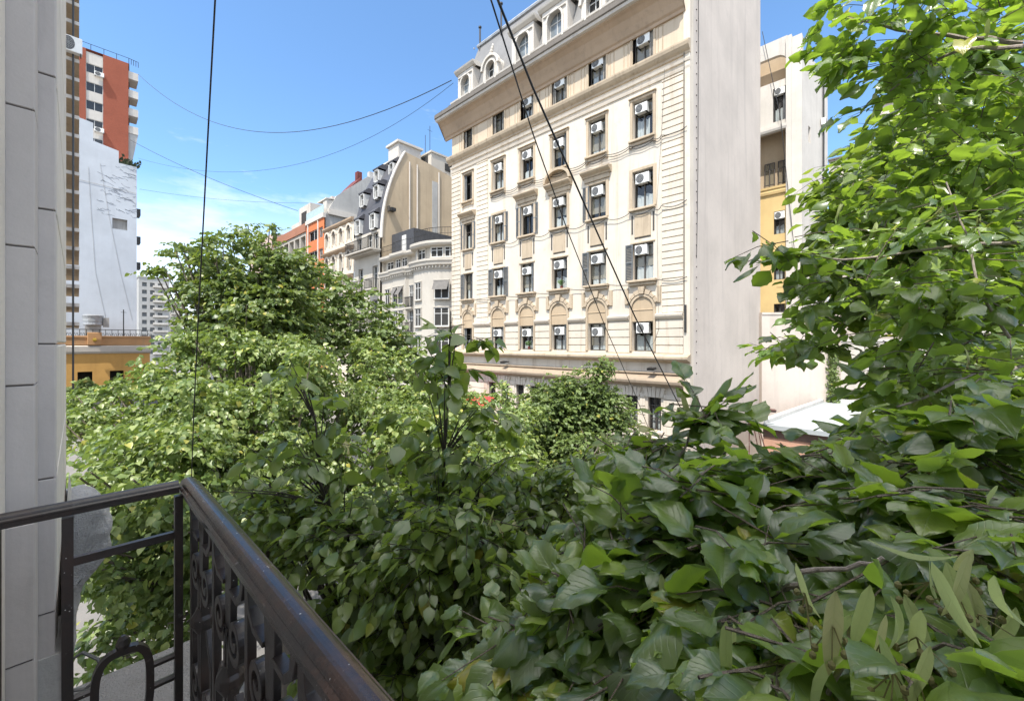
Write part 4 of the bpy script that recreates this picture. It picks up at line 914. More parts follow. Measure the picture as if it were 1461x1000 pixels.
sb = cm.modifiers.new('sub', 'SUBSURF'); sb.levels = sb.render_levels = 3; sb.subdivision_type = 'SIMPLE'
tx = bpy.data.textures.new('rough', 'CLOUDS'); tx.noise_scale = .12
ds = cm.modifiers.new('disp', 'DISPLACE'); ds.texture = tx; ds.strength = .05
# ================================================================== cast-iron balcony railing
RL = thing('balcony_railing', 'black wrought-iron balcony railing with worn brown handrail and scroll panels', 'railing', (.27, 1.9, 6.0))
def iron(name, c1, rust, gloss, wear):
    m, nt, b = new_mat(name); v = mapped(nt)
    n1 = noise(nt, v, 5, 8, .7); n2 = noise(nt, v, 30, 6, .7)
    c = mixrgb(nt, c1, rust, ramp(nt, n1, .45, .7, 0, .8)); c = mixrgb(nt, c, (.30,.29,.29), ramp(nt, n2, .62, .75, 0, wear))
    vs = nt.nodes.new('ShaderNodeTexVoronoi'); vs.inputs['Scale'].default_value = 75; nt.links.new(v, vs.inputs['Vector'])
    gate = noise(nt, v, 13, 2)
    mm = nt.nodes.new('ShaderNodeMath'); mm.operation = 'MULTIPLY'; nt.links.new(ramp(nt, vs.outputs['Distance'], (.10), .14, 1, 0), mm.inputs[0]); nt.links.new(ramp(nt, gate, .60, .64), mm.inputs[1])
    c = mixrgb(nt, c, (.6,.58,.55), mm.outputs[0])
    nt.links.new(c, b.inputs['Base Color']); nt.links.new(ramp(nt, n1, .3, .7, gloss, gloss+.14), b.inputs['Roughness'])
    b.inputs['Coat Weight'].default_value = .2; b.inputs['Coat Roughness'].default_value = gloss*.8
    bp = nt.nodes.new('ShaderNodeBump'); bp.inputs['Strength'].default_value = .45; bp.inputs['Distance'].default_value = .004; nt.links.new(n2, bp.inputs['Height']); nt.links.new(bp.outputs[0], b.inputs['Normal'])
    return m
M_RAIL = iron('worn_handrail_paint', (.020,.016,.015), (.085,.040,.025), .17, .3)
M_CAST = iron('black_cast_iron', (.024,.020,.018), (.055,.03,.022), .33, .25)
RX, RY, RZ = .287, 1.9, 7.0
prof = [(-.024,-.050),(-.028,-.046),(-.029,-.030),(-.032,-.027),(-.032,-.021),(-.028,-.018)]
for i in range(13):
    a = math.pi*(1-i/12); prof.append((.0245*math.cos(a), -.016+.017*math.sin(a)))
prof += [(.027,-.018),(.031,-.019),(.034,-.024),(.034,-.030),(.030,-.036),(.026,-.050)]
def rail(path, w=1.0):
    m = MB(); m.sweep([(a*w, b) for a, b in prof], path, closed=True); return m
m = rail([(lambda d, v, y=y: (RX+d, y+(d if y > 1.8 else 0)*0, RZ+v)) for y in [-1.6+.25*i for i in range(14)]+[RY-.01, RY+.032]])
obj('handrail', m, M_RAIL, RL, smooth=False)
m = rail([(lambda d, v, x=x: (x, RY+d*.8, RZ+v*.8+.004)) for x in (-.172, -.1, 0, .1, .2, RX-.034)]); obj('end_handrail', m, M_CAST, RL)
m = MB(); m.box(RX-.045, RX-.022, RY-.014, RY+.014, 6.0, RZ-.05); obj('post', m, M_CAST, RL)
m = MB(); m.box(-.032, -.006, RY-.014, RY+.014, 6.0, RZ-.045); obj('post', m, M_CAST, RL)
m = MB(); m.box(-.17, -.15, RY-.012, RY+.012, 6.0, RZ-.045); obj('post', m, M_CAST, RL)
m = MB(); m.hexa([(-.006,RY-.01,6.80),(RX-.045,RY-.01,6.80),(RX-.045,RY+.01,6.80),(-.006,RY+.01,6.80),(-.006,RY-.01,6.825),(RX-.045,RY-.01,6.825),(RX-.045,RY+.01,6.825),(-.006,RY+.01,6.825)]); obj('cross_bar', m, M_CAST, RL)
cx, cz = .108, 6.335
m = MB(); pts = []
for i in range(41):
    a = 2*math.pi*i/40; c, s_ = math.cos(a), math.sin(a); k = (abs(c)**3.2+abs(s_)**3.2)**(-1/3.2); pts.append((cx+.068*k*c, RY, cz+.135*k*s_))
m.strap(pts, .021, (0,1,0), .024); m.lathe((cx, RY, cz+.145), [(.016,0),(.02,.012),(.015,.03),(.006,.04)], 8); m.lathe((cx, RY, cz-.185), [(.010,0),(.02,.015),(.015,.04)], 8); obj('oval_ring', m, M_CAST, RL)
m = MB()
for z in (cz+.045, cz-.03):
    for a, b in ((-.006, cx-.066), (cx+.066, RX-.045)): m = MB(); m.tube([(a,RY,z),(b,RY,z)], .012, 6); obj('ring_bar', m, M_CAST, RL)
m = MB(); m.box(-.15, RX-.045, RY-.01, RY+.01, 6.06, 6.085); obj('bottom_rail', m, M_CAST, RL); m = MB(); m.box(-.15,-.032,RY-.01,RY+.01,cz-.04,cz-.02); obj('ring_bar', m, M_CAST, RL)
def spiral(y, z, r0, turns, a0, sg, n=34):
    return [(RX, y+sg*r0*(1-.82*i/n)*math.cos(a0+2*math.pi*turns*i/n), z+r0*(1-.82*i/n)*math.sin(a0+2*math.pi*turns*i/n)) for i in range(n+1)]
def panel(y):
    m = MB(); t = .026
    m.strap([(RX,y,6.04),(RX,y,6.35),(RX,y,6.6),(RX,y,6.93)], [.055,.022,.03,.075], (1,0,0), .016)
    m.strap([(RX,y+.165,6.04),(RX,y+.165,6.93)], .026, (1,0,0), .02)
    for sg in (-1, 1):
        c = y+sg*.075
        m.strap([(RX,y+sg*.012,6.28),(RX,y+sg*.014,6.45),(RX,y+sg*.018,6.66)]+spiral(c, 6.74, .062, 1.5, math.pi, sg), .021, (1,0,0), t)
        m.strap(spiral(c+sg*.004, 6.36, .066, 1.5, math.pi*.9, sg), .021, (1,0,0), t)
        m.strap([(RX,y+sg*.155,6.93),(RX,y+sg*.14,6.88),(RX,y+sg*.10,6.85),(RX,y+sg*.03,6.85)], [.03,.022,.018,.012], (1,0,0), t)
        m.strap([(RX,y+sg*.13,6.10),(RX,y+sg*.145,6.3),(RX,y+sg*.14,6.5),(RX,y+sg*.075,6.60)], .018, (1,0,0), .018)
        m.strap(spiral(y+sg*.075, 6.14, .055, 1.3, math.pi*.9, sg), .018, (1,0,0), t)
    m.lathe((RX, y, 6.26), [(.012,-.05),(.034,-.025),(.04,.0),(.034,.025),(.012,.05)], 10); m.lathe((RX, y, 6.60), [(.02,-.04),(.036,-.01),(.036,.012),(.018,.04)], 10)
    return m
for k in range(6):
    o = obj('scroll_panel', panel(1.66-.345*k), M_CAST, RL); bv = o.modifiers.new('bevel', 'BEVEL'); bv.width = .003; bv.segments = 1
m = MB(); m.box(RX-.012, RX+.012, -1.6, RY-.015, 6.02, 6.045); m.box(RX-.014, RX+.014, -1.6, RY-.03, RZ-.062, RZ-.0505); obj('bottom_rail', m, M_CAST, RL)
m = MB(); pts = [(.02+.11*math.cos(a)*.5, 2.2+.03*math.sin(a), 6.02+.06*abs(math.sin(a*.5))) for a in np.linspace(.2, 5.6, 20)]
A = [at(60,975,1.72), at(85,968,1.72), at(95,945,1.74), at(118,930,1.76), at(140,940,1.78), at(146,962,1.76), at(122,982,1.74), at(100,985,1.72)]
m.tube(A, .007, 6); tag(obj('wire_loop', m, simple('grey_wire', (.12,.115,.11), .5)), 'bent loop of stiff grey wire lying at the pilaster foot', 'wire')
# ================================================================== cables overhead
def cable(pts, r, label, n=6, sag=None):
    P_ = [np.array(p) for p in pts]
    if sag is not None:
        a, b = P_[0], P_[-1]; P_ = [a+(b-a)*t-np.array([0, 0, sag*4*t*(1-t)]) for t in np.linspace(0, 1, 33)]
    m = MB(); m.tube(P_, r, n); return tag(obj('overhead_cable', m, M_CABLE), label, 'cable')
cable([at(311,-80,2.3), at(307,0,2.4), at(300,130,2.6), at(291,300,3.0), at(283,450,3.4), at(276,600,4.0), at(273,690,4.5), at(272,760,5)], .0048, 'black cable hanging nearly upright in front of the big sunlit tree')
cable([at(690,-60,4.5), at(712,5,5.2), at(760,125,6.3), at(840,305,8), at(905,450,10), at(960,560,12.5), at(990,620,14)], .017, 'thicker of the two black cables slanting down across the cream block')
cable([at(680,-60,4.5), at(702,5,5.2), at(760,190,7.2), at(810,330,9), at(865,470,12), at(905,560,14.5), at(925,610,16)], .0115, 'thinner of the two black cables slanting down across the cream block')
def span(a, mid, b, r, label):
    a, b, mid = np.array(a), np.array(b), np.array(mid); P_ = []
    for t in np.linspace(0, 1, 37): P_.append((1-t)**2*a+2*t*(1-t)*mid+t*t*b)
    m = MB(); m.tube(P_, r, 5); return tag(obj('overhead_cable', m, M_CABLE), label, 'cable')
span(at(197,106,72), at(360,262,52), (19.8,25.2,27.6), .032, 'upper sagging wire from the red tower to the slate mansard')
span(at(197,226,62), at(430,295,45), (19.9,25.1,27.4), .016, 'faint lower sagging wire reaching the slate mansard')
span(at(186,200,62), at(285,255,60), at(425,301,64), .032, 'wire sloping down across the sky towards the far white house')
span(at(199,270,75), at(320,290,72), at(440,290,60), .02, 'faintest, almost level wire low in the sky')
cable([at(1187,224,40), at(1212,210,42), at(1235,192,44), at(1258,171,46)], .045, 'black wire rising over the beige stepped rooftop', sag=.25)
# ================================================================== small things in the street
def car(loc, rz, paint, label):
    o = thing('parked_car', label, 'car', loc, 'cars parked in the street'); o.rotation_euler = (0, 0, rz)
    def W(y, hw, z): return [(-hw, y, z), (hw, y, z)]
    L = [(-2.05,.62,.55),(-2.0,.80,.80),(-1.1,.83,.92),(.9,.83,.95),(1.9,.80,.85),(2.08,.65,.6)]
    m = MB(); vs = []
    for y, hw, z in L: vs += [(-hw,y,.28),(-hw-.03,y,.55),(-hw,y,z),(hw,y,z),(hw+.03,y,.55),(hw,y,.28)]
    fs = [(i*6+k, i*6+k+1, (i+1)*6+k+1, (i+1)*6+k) for i in range(5) for k in range(5)]+[(5,4,3,2,1,0), tuple(30+k for k in range(6))]
    m.add(vs, fs); ob = obj('body', m, paint, o, smooth=False, world=False)
    bv = ob.modifiers.new('bevel', 'BEVEL'); bv.width = .06; bv.segments = 3
    m = MB(); m.hexa([(-.74,-.9,.92),(.74,-.9,.92),(.74,1.75,.92),(-.74,1.75,.92),(-.58,-.15,1.42),(.58,-.15,1.42),(.58,1.25,1.44),(-.58,1.25,1.44)]); c = obj('cabin', m, simple('car_glass', (.02,.025,.03), .08), o, world=False)
    m = MB(); m.hexa([(-.6,-.2,1.425),(.6,-.2,1.425),(.6,1.3,1.445),(-.6,1.3,1.445),(-.52,-.1,1.47),(.52,-.1,1.47),(.52,1.2,1.48),(-.52,1.2,1.48)]); obj('roof', m, paint, o, world=False)
    for x in (-.8, .8):
        for y in (-1.3, 1.3):
            m = MB(); m.lathe((x+.1, y, .31), [(.2,0),(.31,.02),(.31,.18),(.2,.2)], 16, 'x'); w = obj('wheel', m, simple('tyre_rubber', (.02,.02,.02), .8), o, world=False)
            m = MB(); m.lathe((x+.11, y, .31), [(.05,-.0),(.19,.01),(.19,.21),(.05,.22)], 10, 'x'); obj('rim', m, M_TIN, w, world=False)
    for x in (-.6, .6):
        m = MB(); m.box(x-.16, x+.16, -2.06, -1.96, .62, .74); obj('headlight', m, M_WFRAME, o, world=False)
a = at(585,955,9.4); car((a[0], a[1], .006), 0, simple('white_car_paint', (.75,.75,.75), .25, var=.03), 'white parked car showing in a gap under the dark leaves')
a = at(628,628,27); car((14.4, 18.5, .006), 0, simple('silver_blue_car_paint', (.45,.52,.60), .25, .3, var=.03), 'silver-blue parked car seen below the red awning')
# red awning on the far pavement
Aw = thing('awning', 'red and white shop awning across the street behind the leafy shoot', 'awning', (19, 20, 3))
a0, a1 = at(600,586,27.5), at(663,577,26.5); y0, y1 = sorted((a0[1], a1[1]))
m = MB(); m.hexa([(18.2,y0,3.05),(18.2,y1,3.05),(18.22,y1,3.02),(18.22,y0,3.02),(19.85,y0,3.75),(19.85,y1,3.75),(19.87,y1,3.72),(19.87,y0,3.72)]); obj('canopy', m, simple('red_canvas', (.50,.045,.04), .8), Aw)
m = MB(); k = 14
for i in range(k): u = y0+(y1-y0)*i/k; m.hexa([(18.19,u+.04,2.72),(18.19,u+(y1-y0)/k-.04,2.72),(18.195,u+(y1-y0)/k-.04,2.72),(18.195,u+.04,2.72),(18.19,u,3.04),(18.19,u+(y1-y0)/k,3.04),(18.195,u+(y1-y0)/k,3.04),(18.195,u,3.04)])
obj('scalloped_edge', m, simple('white_canvas', (.7,.62,.6), .85), Aw)
m = MB()
for y in (y0+.1, y1-.1): m.tube([(19.9,y,2.7),(18.25,y,3.03)], .02, 5)
obj('arm', m, M_IRON, Aw)
m = MB()
for z in (3.2, 3.42, 3.62): m.pbox(lambda u, v, d: (19.87-(3.75-v)*2.36-d, u, v), y0, y1, z, z+.07, .005, .012)
obj('stripe', m, simple('white_canvas2', (.7,.65,.63), .85), Aw)
# ================================================================== trees
def leaf_template(nl, nw, fold, curl, droop, wav, notch=.10, strap=False, seed=0, petiole=0):
    """grid leaf along +x (0..1), width in y, z up; returns verts, quads, uv"""
    r = np.random.default_rng(seed); vs = []; uv = []
    for i in range(nl+1):
        t = i/nl
        if strap: hw = .012+.088*math.sin(math.pi*t**.8)**.6 if 0 < t < 1 else .008
        else: hw = .46*(math.sin(math.pi*(t**.72)))**.72*(1-.12*t) if 0 < t < 1 else .02
        for j in range(-nw, nw+1):
            s = j/nw; x = t
            if not strap: x = t-notch*(1-t)**3*abs(s)*1.6+.05*(1-abs(s))*t
            y = s*hw; w = hw*abs(s)
            if not strap and nw >= 3 and abs(s) == 1 and 0 < t < 1: y *= 1+.07*(-1)**i
            z = fold*w - curl*w*w*2.2 - droop*t*t + wav*math.sin(t*7+s*3.1+seed)*abs(s)
            vs.append((x, y, z)); uv.append((t, s*hw*2))
    if petiole:
        row = [(-petiole, (j/nw)*.010, .03) for j in range(-nw, nw+1)]; vs = [(x+petiole, y, z) for x, y, z in row+vs]; uv = [(.0, 1.0)]*len(row)+uv; nl += 1
    k = 2*nw+1; fs = []
    for i in range(nl):
        for j in range(2*nw): a = i*k+j; fs.append((a, a+k, a+k+1, a+1))
    return np.array(vs), np.array(fs), np.array(uv)
T_NEAR = [leaf_template(8, 3, f, c, d, w, seed=i, petiole=.34) for i, (f, c, d, w) in enumerate([(.25,.3,.2,.06),(.6,.5,.35,.08),(.1,.8,.3,.07),(.45,.1,.6,.10),(-.15,.5,.25,.09),(.9,.5,.15,.06),(.3,.9,.5,.1),(.15,.2,-.2,.08)])]
T_MID = [leaf_template(4, 1, f, c, d, 0, seed=i, petiole=.3) for i, (f, c, d) in enumerate([(.3,.1,.2),(.55,.2,.35),(.1,.4,.25),(-.1,.3,.4)])]
T_FAR = [leaf_template(3, 1, f, 0, d, 0, notch=.05, seed=i) for i, (f, d) in enumerate([(.35,.25),(.1,.4),(.6,.15)])]
T_STRAP = [leaf_template(7, 1, f, .0, d, .02, strap=True, seed=i) for i, (f, d) in enumerate([(.3,.15),(.6,.35),(.2,-.1)])]
def unit(a): return a/(np.linalg.norm(a, axis=-1, keepdims=True)+1e-9)
def leaves_mesh(name, pos, tip, nor, size, templates, mats, parent, smooth=True, aspect=None, matidx=None):
    N = len(pos); tip = unit(tip); nor = unit(nor-tip*np.sum(nor*tip, 1, keepdims=True)); sid = np.cross(nor, tip)
    which = RNG.integers(0, len(templates), N); V = []; Fq = []; UV = []; MI = []; off = 0
    asp = np.ones(N) if aspect is None else aspect
    base = loc_of(parent) if parent is not None else np.zeros(3)
    for k, (tv, tf, tu) in enumerate(templates):
        ix = np.where(which == k)[0]
        if not len(ix): continue
        s = size[ix][:, None, None]
        P = pos[ix][:, None, :]+s*(tv[None, :, 0:1]*tip[ix][:, None, :]+tv[None, :, 1:2]*asp[ix][:, None, None]*sid[ix][:, None, :]+tv[None, :, 2:3]*nor[ix][:, None, :])
        V.append(P.reshape(-1, 3)); n = len(tv)
        Fq.append((tf[None]+(off+np.arange(len(ix))*n)[:, None, None]).reshape(-1, 4)); off += len(ix)*n
        UV.append(np.repeat(tu[tf.reshape(-1)][None], len(ix), 0).reshape(-1, 2))
        MI.append(np.repeat((matidx[ix] if matidx is not None else np.zeros(len(ix), int)), len(tf)))
    V = np.concatenate(V)-base; Fq = np.concatenate(Fq); UV = np.concatenate(UV); MI = np.concatenate(MI)
    me = bpy.data.meshes.new(name); me.vertices.add(len(V)); me.vertices.foreach_set('co', V.astype(np.float32).ravel())
    me.loops.add(Fq.size); me.loops.foreach_set('vertex_index', Fq.astype(np.int32).ravel())
    me.polygons.add(len(Fq)); me.polygons.foreach_set('loop_start', np.arange(0, Fq.size, 4, dtype=np.int32)); me.polygons.foreach_set('loop_total', np.full(len(Fq), 4, np.int32))
    me.update(calc_edges=True)
    me.polygons.foreach_set('use_smooth', np.full(len(Fq), smooth)); me.polygons.foreach_set('material_index', MI.astype(np.int32))
    ul = me.uv_layers.new(name='uv'); ul.data.foreach_set('uv', UV.astype(np.float32).ravel())
    for m in mats: me.materials.append(m)
    me.update(); o = bpy.data.objects.new(name, me); COL.objects.link(o)
    if parent is not None: o.parent = parent
    return o
def blob_points(px, py, zd, rx, ry, n, dep=None, shell=.35):
    c = at(px, py, zd); r = np.array([rx, ry])*zd/F_PX; d = dep or (r[0]+r[1])/2
    u = unit(RNG.normal(size=(n, 3))); q = RNG.random((n, 1)); q = (shell+(1-shell)*q)**(1/3)
    u = u*q*(1+.24*np.abs(RNG.normal(size=(n, 1))))
    right = np.array([CT, -ST, 0]); fwd = np.array([ST, CT, 0]); up = np.array([0, 0, 1.])
    P = c+u[:, :1]*right*r[0]+u[:, 1:2]*fwd*d+u[:, 2:]*up*r[1]
    return P, c
def sprays(P, centre, L, per=9, twig=.3, hang=.25, tilt=.35, out=.8, rise=0.0, pref=None, prefw=0.0):
    """turn points into leafy twigs: returns leaf arrays and twig segments"""
    n = len(P); d = P-centre; d[:, 2] *= .25; d = unit(unit(d)*out+RNG.normal(size=(n, 3))*.55*np.array([1, 1, .45]))
    if pref is not None: d = unit(d+np.array(pref)*prefw)
    d[:, 2] += rise-hang*.4; d = unit(d)
    pos, tip, nor, tw = [], [], [], []
    up = np.array([0, 0, 1.])
    side = unit(np.cross(d, up)); vn = unit(np.cross(side, d))
    ln = twig*(.6+.7*RNG.random((n, 1)))
    start = P-d*ln*.5
    tw = (start, P+d*ln*.5-up*hang*ln*.18)
    for k in range(per):
        t = (k+.5)/per; sg = 1 if k % 2 else -1
        p = start+d*ln*t-up*(hang*ln*.18*t*t*1.2)+RNG.normal(size=(n, 3))*.012
        ang = (1-t)*.95+.1
        td = d*math.cos(ang)+side*sg*math.sin(ang)-up*hang*(.5+.6*RNG.random((n, 1)))+RNG.normal(size=(n, 3))*.22
        nn = vn+RNG.normal(size=(n, 3))*tilt
        keep = RNG.random(n) > .08
        pos.append(p[keep]); tip.append(td[keep]); nor.append(nn[keep])
    return np.concatenate(pos), np.concatenate(tip), np.concatenate(nor), tw
def split(blobs, k, f=.5, seed=3):
    r = np.random.default_rng(seed); out = []
    for b in blobs:
        kk = max(2, int(k*min(1.6, b[3]/70)))
        for i in range(kk):
            a = r.random()*6.283; q = math.sqrt(r.random())*(1-f*.75); g = f*(.7+.6*r.random())
            dz = r.normal()*.35*b[3]*b[2]/F_PX
            out.append((b[0]+b[3]*q*math.cos(a), b[1]+b[4]*q*math.sin(a), max(b[2]+dz, .5), b[3]*g, b[4]*g*1.05, (b[5] if len(b) > 5 else 1.0)*1.15))
    return out
def tree(kind, label, trunk_base, blobs, L, templates, mat, bark, lai=3.0, per=9, twig=.3, hang=.25, tilt=.35, trunk_r=.16, fork=.45, limbs=True, group=None, twigs=True, tw_r=.004, extra=None, smooth=True, limb_r=.045, pref=None, prefw=0, shell=.35, out=.8, flat_below=None):
    o = thing(kind, label, 'tree', trunk_base, group)
    pos, tip, nor, seg, cs = [], [], [], [], []
    for b in blobs:
        px, py, zd, rx, ry = b[:5]; dens = b[5] if len(b) > 5 else 1.0
        lp = L*F_PX/zd; n = max(4, int(lai*dens*math.pi*rx*ry/(lp*lp*.5)/per))
        P, c = blob_points(px, py, zd, rx, ry, n, b[6] if len(b) > 6 else None, shell)
        fl = flat_below is not None and py > flat_below
        a = sprays(P, c-np.array([0, 0, .15*ry*zd/F_PX]), L, per, twig, .06 if fl else hang, .19 if fl else tilt, out, pref=pref, prefw=prefw)
        pos.append(a[0]); tip.append(a[1]); nor.append(a[2]); seg.append(a[3]); cs.append((c, ry*zd/F_PX))
    pos, tip, nor = np.concatenate(pos), np.concatenate(tip), np.concatenate(nor)
    ok = (pos[:, 0] > .33) | (pos[:, 1] > 3.0)
    ok &= np.linalg.norm(pos-np.array([0, 0, H_EYE]), axis=1) > .42
    pos, tip, nor = pos[ok], tip[ok], nor[ok]
    size = L*(.45+.85*RNG.random(len(pos)))
    leaves_mesh('crown', pos, tip, nor, size, templates, [mat], o, smooth)
    base = np.array(trunk_base, float); tops = np.array([c for c, _ in cs]); top = tops.mean(0); zt = tops[:, 2].max()
    fk = np.array([base[0]*.6+top[0]*.4, base[1]*.6+top[1]*.4, base[2]+(top[2]-base[2])*fork*1.3])
    m = MB(); m.tube([base, base*.66+fk*.34+np.array([.05, -.04, 0]), base*.3+fk*.7, fk], [trunk_r*1.35, trunk_r, trunk_r*.85, trunk_r*.7], 10); 
    if limbs:
        for c, rz in cs:
            mid = fk*.5+c*.5+np.array([0, 0, -.12*np.linalg.norm(c-fk)])+RNG.normal(size=3)*.1
            pts = [(1-t)**2*fk+2*t*(1-t)*mid+t*t*(c+np.array([0, 0, .1])) for t in np.linspace(0, 1, 8)]
            m.tube(pts, list(np.linspace(limb_r*1.5, limb_r*.35, 8)), 6)
    obj('trunk', m, bark, o)
    if twigs:
        A = np.concatenate([s_[0] for s_ in seg]); Bp = np.concatenate([s_[1] for s_ in seg])
        ok = ((A[:, 0] > .36) | (A[:, 1] > 3)) & ((Bp[:, 0] > .36) | (Bp[:, 1] > 3)) & (np.linalg.norm(A-np.array([0, 0, H_EYE]), axis=1) > .4)
        A, Bp = A[ok], Bp[ok]
        if len(A) > 2500: 
            k = RNG.choice(len(A), 2500, False); A, Bp = A[k], Bp[k]
        m = MB()
        for a, b in zip(A, Bp):
            md = (a+b)/2+np.array([0, 0, .02]); m.tube([a, md, b], [tw_r, tw_r*.8, tw_r*.4], 4, cap=False)
        obj('twig', m, bark, o)['kind'] = 'stuff'
    if extra: extra(o, pos)
    return o
BARK = plaster('grey_brown_bark', (.16,.13,.10), dirt=(.05,.04,.03), streak=.5, blotch=.6, scale=6, bump=.8)
BRB = simple('grey_branch_bark', (.34,.29,.25), .75, var=.5, scale=25, bump=.6)
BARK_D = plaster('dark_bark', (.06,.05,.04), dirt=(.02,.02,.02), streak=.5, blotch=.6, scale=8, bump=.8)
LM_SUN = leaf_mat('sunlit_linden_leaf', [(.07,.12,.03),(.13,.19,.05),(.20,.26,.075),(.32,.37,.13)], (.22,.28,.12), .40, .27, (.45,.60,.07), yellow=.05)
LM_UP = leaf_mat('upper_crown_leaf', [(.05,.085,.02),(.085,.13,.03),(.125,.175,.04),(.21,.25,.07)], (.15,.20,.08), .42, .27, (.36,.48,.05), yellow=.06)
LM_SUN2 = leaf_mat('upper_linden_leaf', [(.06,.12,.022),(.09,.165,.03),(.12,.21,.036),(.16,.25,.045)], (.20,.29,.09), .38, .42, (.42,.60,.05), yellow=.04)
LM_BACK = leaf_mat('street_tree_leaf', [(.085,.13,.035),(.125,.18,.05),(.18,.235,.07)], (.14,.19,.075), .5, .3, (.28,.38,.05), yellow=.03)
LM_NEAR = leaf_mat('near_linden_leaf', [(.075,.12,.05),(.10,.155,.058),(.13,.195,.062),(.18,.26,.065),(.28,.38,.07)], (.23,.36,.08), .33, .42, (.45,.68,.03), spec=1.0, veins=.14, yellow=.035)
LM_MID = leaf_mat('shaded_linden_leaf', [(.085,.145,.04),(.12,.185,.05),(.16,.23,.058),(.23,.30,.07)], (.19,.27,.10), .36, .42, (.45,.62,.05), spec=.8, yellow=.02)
LM_BRACT = leaf_mat('linden_bract', [(.27,.36,.13),(.34,.42,.15),(.40,.46,.20),(.44,.33,.22)], (.36,.43,.19), .5, .5, (.60,.66,.25), veins=.15, yellow=0)
# big sunlit tree, left of centre
T1a = [(345,345,12,44,30,.8),(390,330,12,18,9,.6),(300,343,12,16,8,.6),(300,388,12,56,34),(392,390,12,56,36),(250,355,11.6,34,11,.8),(228,388,11.4,24,8,.7),(345,420,12,90,32),(400,430,12,60,36),(430,408,12.4,36,20),(265,420,11.6,34,18,.7),(345,458,12.2,95,24,.9),(285,452,12,46,20,.8),(420,470,12.3,60,30),(350,480,12.5,90,30)]
T1b = [(268,488,8.6,40,32),(320,500,8.8,60,32),(412,520,9.2,60,44),(255,548,8.0,62,44),(330,575,8.2,95,55),(140,618,7.6,48,28),(100,606,7.6,18,14,.8),(225,650,6.6,110,52),(345,660,7.2,100,52),(150,705,5.8,60,40),(190,790,5.6,75,60),(215,860,5.4,60,50),
      (440,570,9.0,66,60),(520,565,10,55,48),(465,645,8.6,80,46),(555,630,10,50,50),(600,695,9,60,36),(330,720,6.5,90,46),(290,800,5.6,60,60),(200,720,5.2,70,40),(160,850,4.8,40,50),(120,780,5.0,30,60),(230,780,6.5,110,90),(230,930,5.2,60,50),(150,930,4.8,50,50),(400,760,7.5,90,60),(500,720,9,80,50),(700,640,11,50,40),(660,700,10,60,36),(240,610,8.5,80,50),(120,578,9,36,22,1.6),(160,566,9.2,34,26,1.4),(135,600,8.4,52,24,1.5),(120,720,5.0,28,46,1.3),(118,820,4.6,24,60,1.2),(365,508,9,50,26)]
tree('linden_tree', 'tallest green tree, its ragged crown rising into the sky beside the pale blue wall', (3.6, 14.0, 0), split(T1a, 10, .42, 5), .125, T_FAR, LM_UP, BARK, 3.5, 9, .6, .4, .5, .2, twigs=False, limb_r=.035)
tree('linden_tree', 'sunlit yellow-green tree spreading below the tallest crown, just beyond the balcony corner', (3.0, 9.5, 0), split(T1b, 9, .42), .095, T_FAR, LM_SUN, BARK, 3.3, 10, .5, .5, .6, .18, twigs=False, limb_r=.03)
tree('street_tree', 'darker green tree behind the tallest one, under the far house fronts', (8.5, 19.5, 0), [(452,425,16,62,34),(505,455,16,55,36),(420,400,15.5,36,36),(545,495,16,36,26),(480,510,15,80,40),(440,460,15.5,60,40),(520,480,15.5,50,30),(570,500,16,30,22),(560,540,16,40,40),(620,560,16,40,40)], .16, T_FAR, LM_BACK, BARK, 5, 8, .5, .3, .4, .2, twigs=False, limb_r=.035)
T8 = [(600,575,12,75,42),(690,628,12,75,42),(640,685,10,110,50),(760,690,11,85,36),(560,525,13,45,36),(520,505,13,40,30),(835,700,11,75,28),(700,565,13.5,42,30),(655,585,12.5,50,30),(745,605,13,34,28),(590,630,9.5,80,50)]
tree('linden_tree', 'pale green street tree between the tallest tree and the cream block', (9.2, 9.6, 0), split(T8, 6), .115, T_FAR, LM_SUN, BARK, 4.2, 8, .4, .3, .4, .15, twigs=False, limb_r=.05)
tree('round_tree', 'bushy green tree standing right against the cream block', (12.6, 8.4, 0), split([(818,560,15,55,42),(842,530,15,32,22),(785,600,15,55,42),(862,592,15,40,36),(800,650,14.5,85,40),(750,620,14.5,30,40),(830,610,15.5,60,60),(735,640,14.5,50,44),(905,640,14.5,36,34,.7),(770,560,15,24,20,.6),(880,560,15,20,16,.5)], 7, .5), .11, T_FAR, LM_BACK, BARK, 4.5, 8, .4, .25, .4, .15, twigs=False, limb_r=.05)
